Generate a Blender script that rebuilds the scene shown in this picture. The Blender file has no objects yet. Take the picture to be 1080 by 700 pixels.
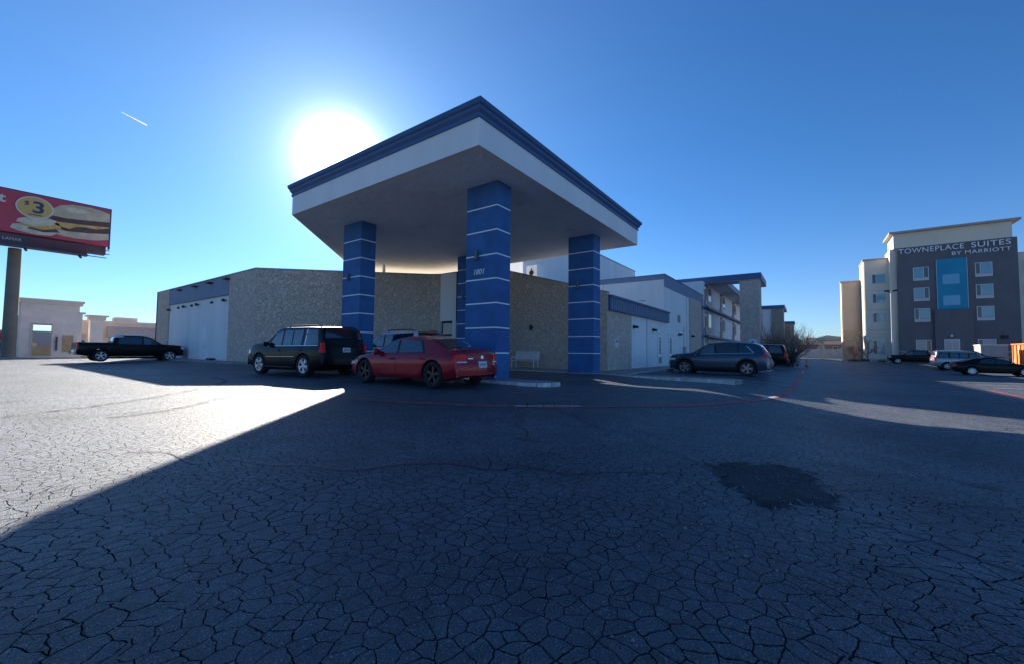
import bpy, bmesh, math, random
from mathutils import Vector, Matrix
random.seed(7)
R = math.radians
PI = math.pi
sc = bpy.context.scene
COL = sc.collection

# ------------------------------------------------------------------ camera
# world +X runs along the motel front (away, to the right), +Y away to the left
CAM_Z = 1.118
PITCH, ROLL, AZ, FPX = 0.0463, 0.0107, 0.6273, 430.54
Fv = Vector((math.cos(AZ), math.sin(AZ), 0)); Rv = Vector((math.sin(AZ), -math.cos(AZ), 0)); Uv = Vector((0, 0, 1))
fw = Fv * math.cos(PITCH) + Uv * math.sin(PITCH)
up = -Fv * math.sin(PITCH) + Uv * math.cos(PITCH)
cx_ = Rv * math.cos(ROLL) + up * math.sin(ROLL)
cy_ = -Rv * math.sin(ROLL) + up * math.cos(ROLL)
cd = bpy.data.cameras.new('camera'); cam = bpy.data.objects.new('camera', cd); COL.objects.link(cam)
m = Matrix((cx_, cy_, -fw)).transposed().to_4x4(); m.translation = Vector((0, 0, CAM_Z)); cam.matrix_world = m
cd.sensor_width = 36; cd.lens = FPX / 1080 * 36; cd.clip_start = 0.05; cd.clip_end = 5000
sc.camera = cam

# ------------------------------------------------------------------ sun, sky, exposure
SUN_EL, SUN_AZ = R(23.4), R(59.4)          # azimuth counter-clockwise from +X
sdir = Vector((math.cos(SUN_EL) * math.cos(SUN_AZ), math.cos(SUN_EL) * math.sin(SUN_AZ), math.sin(SUN_EL)))
sl = bpy.data.lights.new('sun', 'SUN'); so = bpy.data.objects.new('sun', sl); COL.objects.link(so)
sl.energy = 3.5; sl.angle = R(0.53); sl.color = (1.0, 0.93, 0.82)
so.rotation_euler = sdir.to_track_quat('Z', 'Y').to_euler()
w = bpy.data.worlds.new('World'); sc.world = w; w.use_nodes = True
nt = w.node_tree; nt.nodes.clear()
wo = nt.nodes.new('ShaderNodeOutputWorld'); bg = nt.nodes.new('ShaderNodeBackground')
sky = nt.nodes.new('ShaderNodeTexSky'); sky.sky_type = 'NISHITA'; sky.sun_disc = False
sky.sun_elevation = SUN_EL; sky.sun_rotation = PI / 2 - SUN_AZ
sky.altitude = 200; sky.air_density = 1.0; sky.dust_density = 0.25; sky.ozone_density = 3.5
SKY = 0.10
bg.inputs[1].default_value = SKY
tc = nt.nodes.new('ShaderNodeTexCoord')
dot = nt.nodes.new('ShaderNodeVectorMath'); dot.operation = 'DOT_PRODUCT'; dot.inputs[1].default_value = sdir
nrm = nt.nodes.new('ShaderNodeVectorMath'); nrm.operation = 'NORMALIZE'
nt.links.new(tc.outputs['Generated'], nrm.inputs[0]); nt.links.new(nrm.outputs[0], dot.inputs[0])
acc = None
for p_, a_, c_ in ((520, 11, (1, .97, .9)), (95, 1.0, (1, .98, .94)), (9, .36, (.80, .92, 1.0))):   # circumsolar scattering
    pw = nt.nodes.new('ShaderNodeMath'); pw.operation = 'POWER'; pw.inputs[1].default_value = p_
    mx = nt.nodes.new('ShaderNodeMath'); mx.operation = 'MAXIMUM'; mx.inputs[1].default_value = 0
    nt.links.new(dot.outputs['Value'], mx.inputs[0]); nt.links.new(mx.outputs[0], pw.inputs[0])
    sc_ = nt.nodes.new('ShaderNodeVectorMath'); sc_.operation = 'SCALE'; sc_.inputs[0].default_value = [x * a_ for x in c_]
    nt.links.new(pw.outputs[0], sc_.inputs['Scale'])
    if acc is None: acc = sc_.outputs[0]
    else:
        ad = nt.nodes.new('ShaderNodeVectorMath'); ad.operation = 'ADD'
        nt.links.new(acc, ad.inputs[0]); nt.links.new(sc_.outputs[0], ad.inputs[1]); acc = ad.outputs[0]
sz = nt.nodes.new('ShaderNodeSeparateXYZ'); nt.links.new(nrm.outputs[0], sz.inputs[0])
hz1 = nt.nodes.new('ShaderNodeMath'); hz1.operation = 'ABSOLUTE'; nt.links.new(sz.outputs['Z'], hz1.inputs[0])
hz2 = nt.nodes.new('ShaderNodeMath'); hz2.operation = 'SUBTRACT'; hz2.inputs[0].default_value = 1; nt.links.new(hz1.outputs[0], hz2.inputs[1])
hz3 = nt.nodes.new('ShaderNodeMath'); hz3.operation = 'POWER'; hz3.inputs[1].default_value = 9; nt.links.new(hz2.outputs[0], hz3.inputs[0])
hz4 = nt.nodes.new('ShaderNodeVectorMath'); hz4.operation = 'SCALE'; hz4.inputs[0].default_value = (1.05, .55, .35); nt.links.new(hz3.outputs[0], hz4.inputs['Scale'])
ad = nt.nodes.new('ShaderNodeVectorMath'); ad.operation = 'ADD'; nt.links.new(acc, ad.inputs[0]); nt.links.new(hz4.outputs[0], ad.inputs[1]); acc = ad.outputs[0]
ad = nt.nodes.new('ShaderNodeVectorMath'); ad.operation = 'ADD'
tint = nt.nodes.new('ShaderNodeVectorMath'); tint.operation = 'MULTIPLY'; tint.inputs[1].default_value = (0.165, 0.34, 0.50)
nt.links.new(sky.outputs[0], tint.inputs[0]); nt.links.new(tint.outputs[0], ad.inputs[0]); nt.links.new(acc, ad.inputs[1])
nt.links.new(ad.outputs[0], bg.inputs[0]); nt.links.new(bg.outputs[0], wo.inputs[0])
sc.view_settings.view_transform = 'Standard'; sc.view_settings.look = 'None'
sc.view_settings.exposure = 1.6; sc.view_settings.gamma = 1.0

# ------------------------------------------------------------------ helpers
class MB:
    def __init__(s): s.v = []; s.f = []; s.mi = []; s.cur = 0
    def add(s, vs, fs):
        b = len(s.v); s.v += [tuple(p) for p in vs]
        s.f += [tuple(b + i for i in f) for f in fs]; s.mi += [s.cur] * len(fs)
    def box(s, x0, x1, y0, y1, z0, z1):
        if x1 < x0: x0, x1 = x1, x0
        if y1 < y0: y0, y1 = y1, y0
        if z1 < z0: z0, z1 = z1, z0
        s.add([(x0,y0,z0),(x1,y0,z0),(x1,y1,z0),(x0,y1,z0),(x0,y0,z1),(x1,y0,z1),(x1,y1,z1),(x0,y1,z1)],
              [(0,3,2,1),(4,5,6,7),(0,1,5,4),(1,2,6,5),(2,3,7,6),(3,0,4,7)])
    def obox(s, c, u, L, D, z0, z1):      # box centred at c (2D), long axis u (2D unit)
        ux, uy = u; nx, ny = -uy, ux; p = []
        for z in (z0, z1):
            for a, b in ((-.5,-.5),(.5,-.5),(.5,.5),(-.5,.5)):
                p.append((c[0]+ux*L*a+nx*D*b, c[1]+uy*L*a+ny*D*b, z))
        s.add(p, [(0,3,2,1),(4,5,6,7),(0,1,5,4),(1,2,6,5),(2,3,7,6),(3,0,4,7)])
    def seg(s, a, b, t, z0, z1, side=1):  # wall slab from a to b, thickness t to the left (side=1) of a->b
        d = Vector((b[0]-a[0], b[1]-a[1])); L = d.length; d /= L; n = Vector((-d.y, d.x)) * t * side
        q = [(a[0],a[1]),(b[0],b[1]),(b[0]+n.x,b[1]+n.y),(a[0]+n.x,a[1]+n.y)]
        s.prism(q, z0, z1)
    def prism(s, poly, z0, z1):
        ar = sum(poly[i][0]*poly[(i+1)%len(poly)][1]-poly[(i+1)%len(poly)][0]*poly[i][1] for i in range(len(poly)))
        if ar < 0: poly = poly[::-1]
        n = len(poly)
        zf0 = z0 if callable(z0) else (lambda x, y: z0); zf1 = z1 if callable(z1) else (lambda x, y: z1)
        s.add([(x,y,zf0(x,y)) for x,y in poly]+[(x,y,zf1(x,y)) for x,y in poly],
              [tuple(range(n-1,-1,-1)), tuple(range(n,2*n))]+[(i,(i+1)%n,n+(i+1)%n,n+i) for i in range(n)])
    def quad(s, a, b, c, d): s.add([a,b,c,d],[(0,1,2,3)])
    def cyl(s, p0, p1, r0, r1=None, n=12, caps=True):
        p0 = Vector(p0); p1 = Vector(p1); r1 = r0 if r1 is None else r1
        d = (p1-p0).normalized(); a = d.orthogonal().normalized(); b = d.cross(a)
        vs = []
        for p, r in ((p0,r0),(p1,r1)):
            for i in range(n):
                t = 2*PI*i/n; vs.append(p+(a*math.cos(t)+b*math.sin(t))*r)
        fs = [(i,(i+1)%n,n+(i+1)%n,n+i) for i in range(n)]
        if caps: fs += [tuple(range(n-1,-1,-1)), tuple(range(n,2*n))]
        s.add(vs, fs)
    def lathe(s, prof, axis='z', n=24, o=(0,0,0)):
        vs = []; k = len(prof)
        for i in range(n):
            t = 2*PI*i/n
            for r, h in prof:
                if axis == 'z': p = (r*math.cos(t), r*math.sin(t), h)
                else: p = (r*math.cos(t), h, -r*math.sin(t))
                vs.append((p[0]+o[0], p[1]+o[1], p[2]+o[2]))
        fs = []
        for i in range(n):
            j = (i+1) % n
            for q in range(k-1): fs.append((i*k+q, j*k+q, j*k+q+1, i*k+q+1))
        s.add(vs, fs)
    def grid(s, rows):                    # rows of equal length
        n = len(rows[0]); vs = [p for r in rows for p in r]
        s.add(vs, [(i*n+j, i*n+j+1, (i+1)*n+j+1, (i+1)*n+j) for i in range(len(rows)-1) for j in range(n-1)])
    def poly(s, pts): s.add(pts, [tuple(range(len(pts)))])
    def mesh(s, name, mats, smooth=None, fix=False, xf=None):
        me = bpy.data.meshes.new(name)
        vs = s.v if xf is None else [xf(p) for p in s.v]
        me.from_pydata(vs, [], s.f)
        for m_ in (mats if isinstance(mats, (list, tuple)) else [mats]): me.materials.append(m_)
        if any(s.mi): me.polygons.foreach_set('material_index', s.mi)
        if fix:
            b = bmesh.new(); b.from_mesh(me); bmesh.ops.remove_doubles(b, verts=b.verts, dist=1e-5)
            bmesh.ops.recalc_face_normals(b, faces=b.faces); b.to_mesh(me); b.free()
        if smooth is not None:
            me.polygons.foreach_set('use_smooth', [True]*len(me.polygons)); me.set_sharp_from_angle(angle=R(smooth))
        me.update(); return me

def put(name, me, parent=None, loc=None):
    o = bpy.data.objects.new(name, me); COL.objects.link(o)
    if parent is not None: o.parent = parent
    if loc is not None: o.location = loc
    return o
def part(name, mb, mat, parent, smooth=None, fix=False, label=None, kind=None, world=True):
    """mesh child; vertices given in the parent's root space, or world space when world=True and root unrotated"""
    off = Vector((0,0,0))
    if world:
        q = parent
        while q is not None: off += q.location; q = q.parent
    xf = (lambda p: (p[0]-off.x, p[1]-off.y, p[2]-off.z)) if off.length > 0 else None
    o = put(name, mb.mesh(name, mat, smooth, fix, xf), parent)
    if label: o['label'] = label
    if kind: o['kind'] = kind
    return o
def thing(name, label, cat, loc=(0,0,0), rz=0, group=None):
    o = bpy.data.objects.new(name, None); COL.objects.link(o); o.location = loc; o.rotation_euler = (0,0,rz)
    o.empty_display_size = .3
    o['label'] = label; o['category'] = cat
    if group: o['group'] = group
    return o
def tag(o, label, cat, group=None):
    o['label'] = label; o['category'] = cat
    if group: o['group'] = group
    return o
def solo(name, mb, mat, label, cat, loc, group=None, smooth=None, fix=False):
    xf = lambda p: (p[0]-loc[0], p[1]-loc[1], p[2]-loc[2])
    o = put(name, mb.mesh(name, mat, smooth, fix, xf)); o.location = loc
    return tag(o, label, cat, group)
def struct(name, mb, mat, kind='structure', smooth=None):
    o = put(name, mb.mesh(name, mat, smooth)); o['kind'] = kind; return o
def copy_tree(o, parent=None):
    c = o.copy(); COL.objects.link(c)
    if parent is not None: c.parent = parent
    for ch in list(o.children): copy_tree(ch, c)
    return c
def ss(t):
    t = min(1, max(0, t)); return t*t*(3-2*t)
def gz(x, y):                             # the lot dips a little towards the right
    return -.42*ss((3.2-y)/5)*ss((x-2)/9)*(1-ss((x-48)/26))*(1-ss((-y-25)/18))

# ------------------------------------------------------------------ materials
def mat(name, col, rough=.8, metal=0, var=None, bump=None, spec=None, coat=0, emit=None, scale=1.0, col2=None, streak=False):
    m = bpy.data.materials.new(name); m.use_nodes = True; t = m.node_tree; p = t.nodes['Principled BSDF']
    p.inputs['Base Color'].default_value = (*col, 1); p.inputs['Roughness'].default_value = rough; p.inputs['Metallic'].default_value = metal
    if spec is not None: p.inputs['Specular IOR Level'].default_value = spec
    if coat: p.inputs['Coat Weight'].default_value = coat; p.inputs['Coat Roughness'].default_value = .04
    tcn = t.nodes.new('ShaderNodeTexCoord')
    src = tcn.outputs['Object']
    if streak:
        mp = t.nodes.new('ShaderNodeMapping'); mp.inputs['Scale'].default_value = (1, 1, .12); t.links.new(src, mp.inputs[0]); src = mp.outputs[0]
    if var:
        n = t.nodes.new('ShaderNodeTexNoise'); n.inputs['Scale'].default_value = var[0]; n.inputs['Detail'].default_value = 6; n.inputs['Roughness'].default_value = .65
        t.links.new(src, n.inputs['Vector'])
        r = t.nodes.new('ShaderNodeValToRGB'); a = var[1]
        r.color_ramp.elements[0].position = .3; r.color_ramp.elements[1].position = .7
        c2 = col2 if col2 else [min(1, c*(1+a)) for c in col]
        r.color_ramp.elements[0].color = (*[c*(1-a) for c in col], 1); r.color_ramp.elements[1].color = (*c2, 1)
        t.links.new(n.outputs['Fac'], r.inputs[0]); t.links.new(r.outputs[0], p.inputs['Base Color'])
    if bump:
        n2 = t.nodes.new('ShaderNodeTexNoise'); n2.inputs['Scale'].default_value = bump[0]; n2.inputs['Detail'].default_value = 5
        t.links.new(tcn.outputs['Object'], n2.inputs['Vector'])
        b = t.nodes.new('ShaderNodeBump'); b.inputs['Strength'].default_value = bump[1]; b.inputs['Distance'].default_value = bump[2] if len(bump) > 2 else .02
        t.links.new(n2.outputs['Fac'], b.inputs['Height']); t.links.new(b.outputs[0], p.inputs['Normal'])
    return m

def asphalt_mat(name, base, cracks=1.0, coarse=0.0):
    m = bpy.data.materials.new(name); m.use_nodes = True; t = m.node_tree; N = t.nodes; L = t.links; p = N['Principled BSDF']
    tcn = N.new('ShaderNodeTexCoord'); V = tcn.outputs['Object']
    def noise(s, d=5, r=.6, vec=None):
        n = N.new('ShaderNodeTexNoise'); n.inputs['Scale'].default_value = s; n.inputs['Detail'].default_value = d; n.inputs['Roughness'].default_value = r
        L.new(vec or V, n.inputs['Vector']); return n
    def M(op, a, b=None, c=None, clamp=False):
        n = N.new('ShaderNodeMath'); n.operation = op; n.use_clamp = clamp
        for i, q in enumerate((a, b, c)):
            if q is None: continue
            if isinstance(q, (int, float)): n.inputs[i].default_value = q
            else: L.new(q, n.inputs[i])
        return n.outputs[0]
    def ramp(v, a, b, lo=0., hi=1.):
        n = N.new('ShaderNodeMapRange'); n.interpolation_type = 'SMOOTHSTEP'; L.new(v, n.inputs[0])
        n.inputs[1].default_value = a; n.inputs[2].default_value = b; n.inputs[3].default_value = lo; n.inputs[4].default_value = hi
        return n.outputs[0]
    # warped coordinates
    nz = noise(2.2, 3); sub = N.new('ShaderNodeVectorMath'); sub.operation = 'SUBTRACT'; sub.inputs[1].default_value = (.5,.5,.5); L.new(nz.outputs['Color'], sub.inputs[0])
    scl = N.new('ShaderNodeVectorMath'); scl.operation = 'SCALE'; scl.inputs['Scale'].default_value = .12; L.new(sub.outputs[0], scl.inputs[0])
    nz2 = noise(14, 3); sub2 = N.new('ShaderNodeVectorMath'); sub2.operation = 'SUBTRACT'; sub2.inputs[1].default_value = (.5,.5,.5); L.new(nz2.outputs['Color'], sub2.inputs[0])
    scl2 = N.new('ShaderNodeVectorMath'); scl2.operation = 'SCALE'; scl2.inputs['Scale'].default_value = .035; L.new(sub2.outputs[0], scl2.inputs[0])
    a1 = N.new('ShaderNodeVectorMath'); L.new(V, a1.inputs[0]); L.new(scl.outputs[0], a1.inputs[1])
    a2 = N.new('ShaderNodeVectorMath'); L.new(a1.outputs[0], a2.inputs[0]); L.new(scl2.outputs[0], a2.inputs[1])
    mp = N.new('ShaderNodeMapping'); mp.inputs['Scale'].default_value = (1, 1, 0); L.new(a2.outputs[0], mp.inputs[0]); W = mp.outputs[0]
    def vor(scale, rnd=1.0):
        v = N.new('ShaderNodeTexVoronoi'); v.voronoi_dimensions = '2D'; v.feature = 'DISTANCE_TO_EDGE'; v.inputs['Scale'].default_value = scale; v.inputs['Randomness'].default_value = rnd
        L.new(W, v.inputs['Vector']); return v.outputs['Distance']
    wmask = noise(.9, 3).outputs['Fac']
    wid = ramp(wmask, .3, .7, .027, .048)
    d1a = vor(10.5); d1b = vor(8.0); rg_ = M('GREATER_THAN', noise(.35, 2).outputs['Fac'], .53)
    mxx = N.new('ShaderNodeMix'); L.new(rg_, mxx.inputs[0]); L.new(d1a, mxx.inputs[2]); L.new(d1b, mxx.inputs[3]); d1 = mxx.outputs[0]; c1 = M('SUBTRACT', 1, M('DIVIDE', d1, wid, clamp=True), clamp=True)
    c1 = M('POWER', c1, .6)
    d2 = vor(17); m2 = ramp(noise(.6, 2).outputs['Fac'], .56, .66)
    c2 = M('MULTIPLY', M('SUBTRACT', 1, M('DIVIDE', d2, .04, clamp=True), clamp=True), m2)
    crack = M('MAXIMUM', c1, M('MULTIPLY', c2, .8))
    area = ramp(noise(.16, 3).outputs['Fac'], .34, .48, .95, 1.0)
    crack = M('MULTIPLY', M('MULTIPLY', crack, area), cracks)
    # aggregate
    ag = N.new('ShaderNodeTexVoronoi'); ag.inputs['Scale'].default_value = 150 if not coarse else 70; L.new(V, ag.inputs['Vector'])
    agn = noise(120, 3, .75).outputs['Fac']
    big = noise(.22, 5, .6).outputs['Fac']; mid = noise(1.6, 5).outputs['Fac']
    # per-plate tone
    pv = N.new('ShaderNodeTexVoronoi'); pv.voronoi_dimensions = '2D'; pv.inputs['Scale'].default_value = 9.6; L.new(W, pv.inputs['Vector'])
    ps = N.new('ShaderNodeSeparateColor'); L.new(pv.outputs['Color'], ps.inputs[0])
    k = M('MULTIPLY', ramp(big, .3, .7, .72, 1.25), ramp(mid, .25, .75, .82, 1.16))
    k = M('MULTIPLY', k, ramp(ps.outputs[0], 0, 1, .86, 1.14))
    k = M('MULTIPLY', k, ramp(agn, .36, .66, .55, 1.7))
    sp = N.new('ShaderNodeSeparateColor'); L.new(ag.outputs['Color'], sp.inputs[0])
    speck = ramp(sp.outputs[0], .94, .98, 0, 1); k = M('ADD', k, M('MULTIPLY', speck, 1.5))
    pit = noise(34, 4, .7).outputs['Fac']; k = M('MULTIPLY', k, ramp(pit, .34, .46, .62, 1.0))
    k = M('MULTIPLY', k, ramp(crack, 0, .9, 1, .14))
    cm = N.new('ShaderNodeVectorMath'); cm.operation = 'SCALE'; cm.inputs[0].default_value = base; L.new(k, cm.inputs['Scale'])
    L.new(cm.outputs[0], p.inputs['Base Color'])
    L.new(ramp(crack, 0, 1, .8 if coarse else .48, .97), p.inputs['Roughness'])
    L.new(ramp(crack, 0, .7, .2 if coarse else .32, 0), p.inputs['Specular IOR Level'])
    hgt = M('ADD', M('MULTIPLY', crack, -1.0), M('ADD', M('MULTIPLY', ag.outputs['Distance'], .9 if coarse else .75), M('ADD', M('ADD', M('MULTIPLY', agn, .9), M('MULTIPLY', ramp(pit, .34, .46, 0, 1), .5)), M('MULTIPLY', ps.outputs[1], .15))))
    b = N.new('ShaderNodeBump'); b.inputs['Strength'].default_value = .8; b.inputs['Distance'].default_value = .012; L.new(hgt, b.inputs['Height']); L.new(b.outputs[0], p.inputs['Normal'])
    return m

def stone_mat(name, cols, scale=2.6, mortar=(.10,.085,.07)):
    m = bpy.data.materials.new(name); m.use_nodes = True; t = m.node_tree; N = t.nodes; L = t.links; p = N['Principled BSDF']
    tcn = N.new('ShaderNodeTexCoord')
    nz = N.new('ShaderNodeTexNoise'); nz.inputs['Scale'].default_value = 2.5; L.new(tcn.outputs['Object'], nz.inputs['Vector'])
    sc2 = N.new('ShaderNodeVectorMath'); sc2.operation = 'SCALE'; sc2.inputs['Scale'].default_value = .25; L.new(nz.outputs['Color'], sc2.inputs[0])
    a = N.new('ShaderNodeVectorMath'); L.new(tcn.outputs['Object'], a.inputs[0]); L.new(sc2.outputs[0], a.inputs[1])
    v1 = N.new('ShaderNodeTexVoronoi'); v1.inputs['Scale'].default_value = scale; L.new(a.outputs[0], v1.inputs['Vector'])
    v2 = N.new('ShaderNodeTexVoronoi'); v2.feature = 'DISTANCE_TO_EDGE'; v2.inputs['Scale'].default_value = scale; L.new(a.outputs[0], v2.inputs['Vector'])
    s = N.new('ShaderNodeSeparateColor'); L.new(v1.outputs['Color'], s.inputs[0])
    r = N.new('ShaderNodeValToRGB'); r.color_ramp.interpolation = 'LINEAR'
    for i, c in enumerate(cols):
        e = r.color_ramp.elements[i] if i < 2 else r.color_ramp.elements.new(1)
        e.position = i/(len(cols)-1); e.color = (*c, 1)
    L.new(s.outputs[0], r.inputs[0])
    n3 = N.new('ShaderNodeTexNoise'); n3.inputs['Scale'].default_value = 11; n3.inputs['Detail'].default_value = 8; L.new(tcn.outputs['Object'], n3.inputs['Vector'])
    mr0 = N.new('ShaderNodeMapRange'); L.new(n3.outputs['Fac'], mr0.inputs[0]); mr0.inputs[1].default_value = .3; mr0.inputs[2].default_value = .7; mr0.inputs[3].default_value = .86; mr0.inputs[4].default_value = 1.12
    vs = N.new('ShaderNodeVectorMath'); vs.operation = 'SCALE'; L.new(r.outputs[0], vs.inputs[0]); L.new(mr0.outputs[0], vs.inputs['Scale'])
    mr = N.new('ShaderNodeMapRange'); L.new(v2.outputs['Distance'], mr.inputs[0]); mr.inputs[1].default_value = 0.0; mr.inputs[2].default_value = .045
    mx = N.new('ShaderNodeMix'); mx.data_type = 'RGBA'; mx.inputs[6].default_value = (*mortar, 1); L.new(mr.outputs[0], mx.inputs[0]); L.new(vs.outputs[0], mx.inputs[7])
    L.new(mx.outputs[2], p.inputs['Base Color']); p.inputs['Roughness'].default_value = .9
    ad1 = N.new('ShaderNodeMath'); ad1.operation = 'MULTIPLY_ADD'; L.new(n3.outputs['Fac'], ad1.inputs[0]); ad1.inputs[1].default_value = .5; L.new(mr.outputs[0], ad1.inputs[2])
    ad2 = N.new('ShaderNodeMath'); ad2.operation = 'MULTIPLY_ADD'; L.new(s.outputs[1], ad2.inputs[0]); ad2.inputs[1].default_value = .6; L.new(ad1.outputs[0], ad2.inputs[2])
    b = N.new('ShaderNodeBump'); b.inputs['Strength'].default_value = 1; b.inputs['Distance'].default_value = .02; L.new(ad2.outputs[0], b.inputs['Height']); L.new(b.outputs[0], p.inputs['Normal'])
    return m

def glass_mat(name, col=(.02,.03,.04), rough=.03, tint2=None):
    m = mat(name, col, rough, 0, spec=.9, coat=.6)
    return m
M_ = {}
M_['asphalt'] = asphalt_mat('cracked_asphalt', (.100, .112, .132))
M_['patch'] = asphalt_mat('coarse_patch', (.055, .060, .068), cracks=.15, coarse=1)
M_['concrete'] = mat('worn_concrete', (.30,.29,.27), .9, var=(1.5,.25), bump=(40,.3))
M_['curbpaint'] = mat('chipped_white_curb', (.55,.54,.52), .85, var=(4,.25), bump=(30,.4), col2=(.85,.85,.83))
M_['ground'] = mat('dry_ground', (.17,.155,.13), .95, var=(.5,.3))
M_['white_paint'] = mat('worn_white_paint', (.42,.42,.42), .8, var=(5,.5), col2=(.75,.75,.75))
M_['red_paint'] = mat('worn_red_paint', (.55,.06,.05), .8, var=(6,.3), col2=(.85,.16,.13))
M_['stone'] = stone_mat('flagstone_veneer', [(.60,.475,.39),(.67,.53,.44),(.74,.60,.50),(.62,.49,.405)], 4.8, mortar=(.35,.285,.25))
M_['stone2'] = stone_mat('far_stone_veneer', [(.38,.31,.25),(.48,.40,.32),(.42,.35,.28)], 4.5, mortar=(.2,.17,.14))
M_['stucco_white'] = mat('white_stucco', (.86,.84,.83), .85, var=(.7,.08), streak=True, bump=(60,.15))
M_['stucco_fascia'] = mat('pale_grey_stucco', (.86,.84,.83), .8, var=(.9,.07), streak=True, bump=(50,.15))
M_['soffit'] = mat('soffit_plaster', (.84,.86,.90), .85, var=(.8,.07), bump=(3.2,.5,.10))
M_['blue_trim'] = mat('blue_painted_trim', (.050,.125,.28), .5, var=(1.5,.12))
M_['blue_band'] = mat('slate_blue_band', (.21,.27,.38), .7, var=(1.2,.1))
M_['column'] = mat('blue_stucco', (.038,.140,.36), .75, var=(1.3,.22), bump=(45,.2))
M_['white_band'] = mat('white_groove_band', (.92,.93,.94), .5)
M_['sconce'] = mat('dull_sconce_metal', (.12,.14,.17), .5, .4)
M_['metal'] = mat('grey_metal', (.35,.36,.38), .4, .8)
M_['dark_metal'] = mat('dark_metal', (.03,.03,.035), .45, .6)
M_['white_metal'] = mat('white_metal', (.7,.7,.7), .4)
M_['lens'] = mat('lamp_lens', (.6,.6,.58), .3)
M_['door_white'] = mat('white_door', (.88,.89,.90), .6, var=(2,.05))
M_['door_glass'] = mat('frosted_door_glass', (.32,.36,.36), .2, spec=.8)
M_['glass'] = mat('window_glass', (.03,.05,.07), .05, spec=.9, coat=.5)
M_['black'] = mat('black_plastic', (.012,.012,.013), .5)
M_['roofing'] = mat('gravel_roof', (.72,.62,.48), .95, var=(8,.2))
M_['bench'] = mat('weathered_bench_metal', (.93,.92,.90), .5, 0, var=(12,.04))
M_['paper'] = mat('notice_paper', (.75,.74,.74), .7)
# ------------------------------------------------------------------ vehicles
def paint(name, col, metal=.35, rough=.28): return mat(name, col, rough, metal, coat=(.12 if metal == 0 else .35), spec=(.18 if metal == 0 else .3))
CM = dict(glass=mat('tinted_car_glass', (.012,.015,.02), .04, spec=1.0, coat=1), clear=mat('car_glass_pale', (.07,.09,.11), .05, spec=1.0, coat=1),
          tyre=mat('tyre_rubber', (.018,.018,.019), .85, bump=(60,.2)), trim=mat('car_black_trim', (.015,.015,.016), .6),
          chrome=mat('chrome', (.75,.75,.76), .12, 1), alloy=mat('alloy_rim', (.78,.79,.80), .35, .5), midrim=mat('grey_machined_rim', (.28,.29,.30), .3, .7), blackrim=mat('black_painted_rim', (.06,.06,.065), .3, .8), darkrim=mat('dark_rim', (.03,.03,.035), .35, .7),
          red=mat('red_tail_lens', (.95,.015,.02), .25, spec=.3), lamp=mat('clear_lamp_lens', (.65,.67,.7), .08, coat=1), under=mat('underbody_black', (.008,.008,.008), .9),
          plate=mat('licence_plate_white', (.72,.74,.76), .5), plateblue=mat('licence_plate_blue', (.05,.12,.3), .5), orange=mat('amber_lens', (.6,.2,.02), .2))
def lerp(a, b, t): return a + (b-a)*t
def pl(pts, x):
    """piecewise linear through (x,value) with ascending x"""
    if x <= pts[0][0]: return pts[0][1]
    for (a, va), (b, vb) in zip(pts, pts[1:]):
        if x <= b: return lerp(va, vb, (x-a)/(b-a) if b > a else 0)
    return pts[-1][1]

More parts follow.
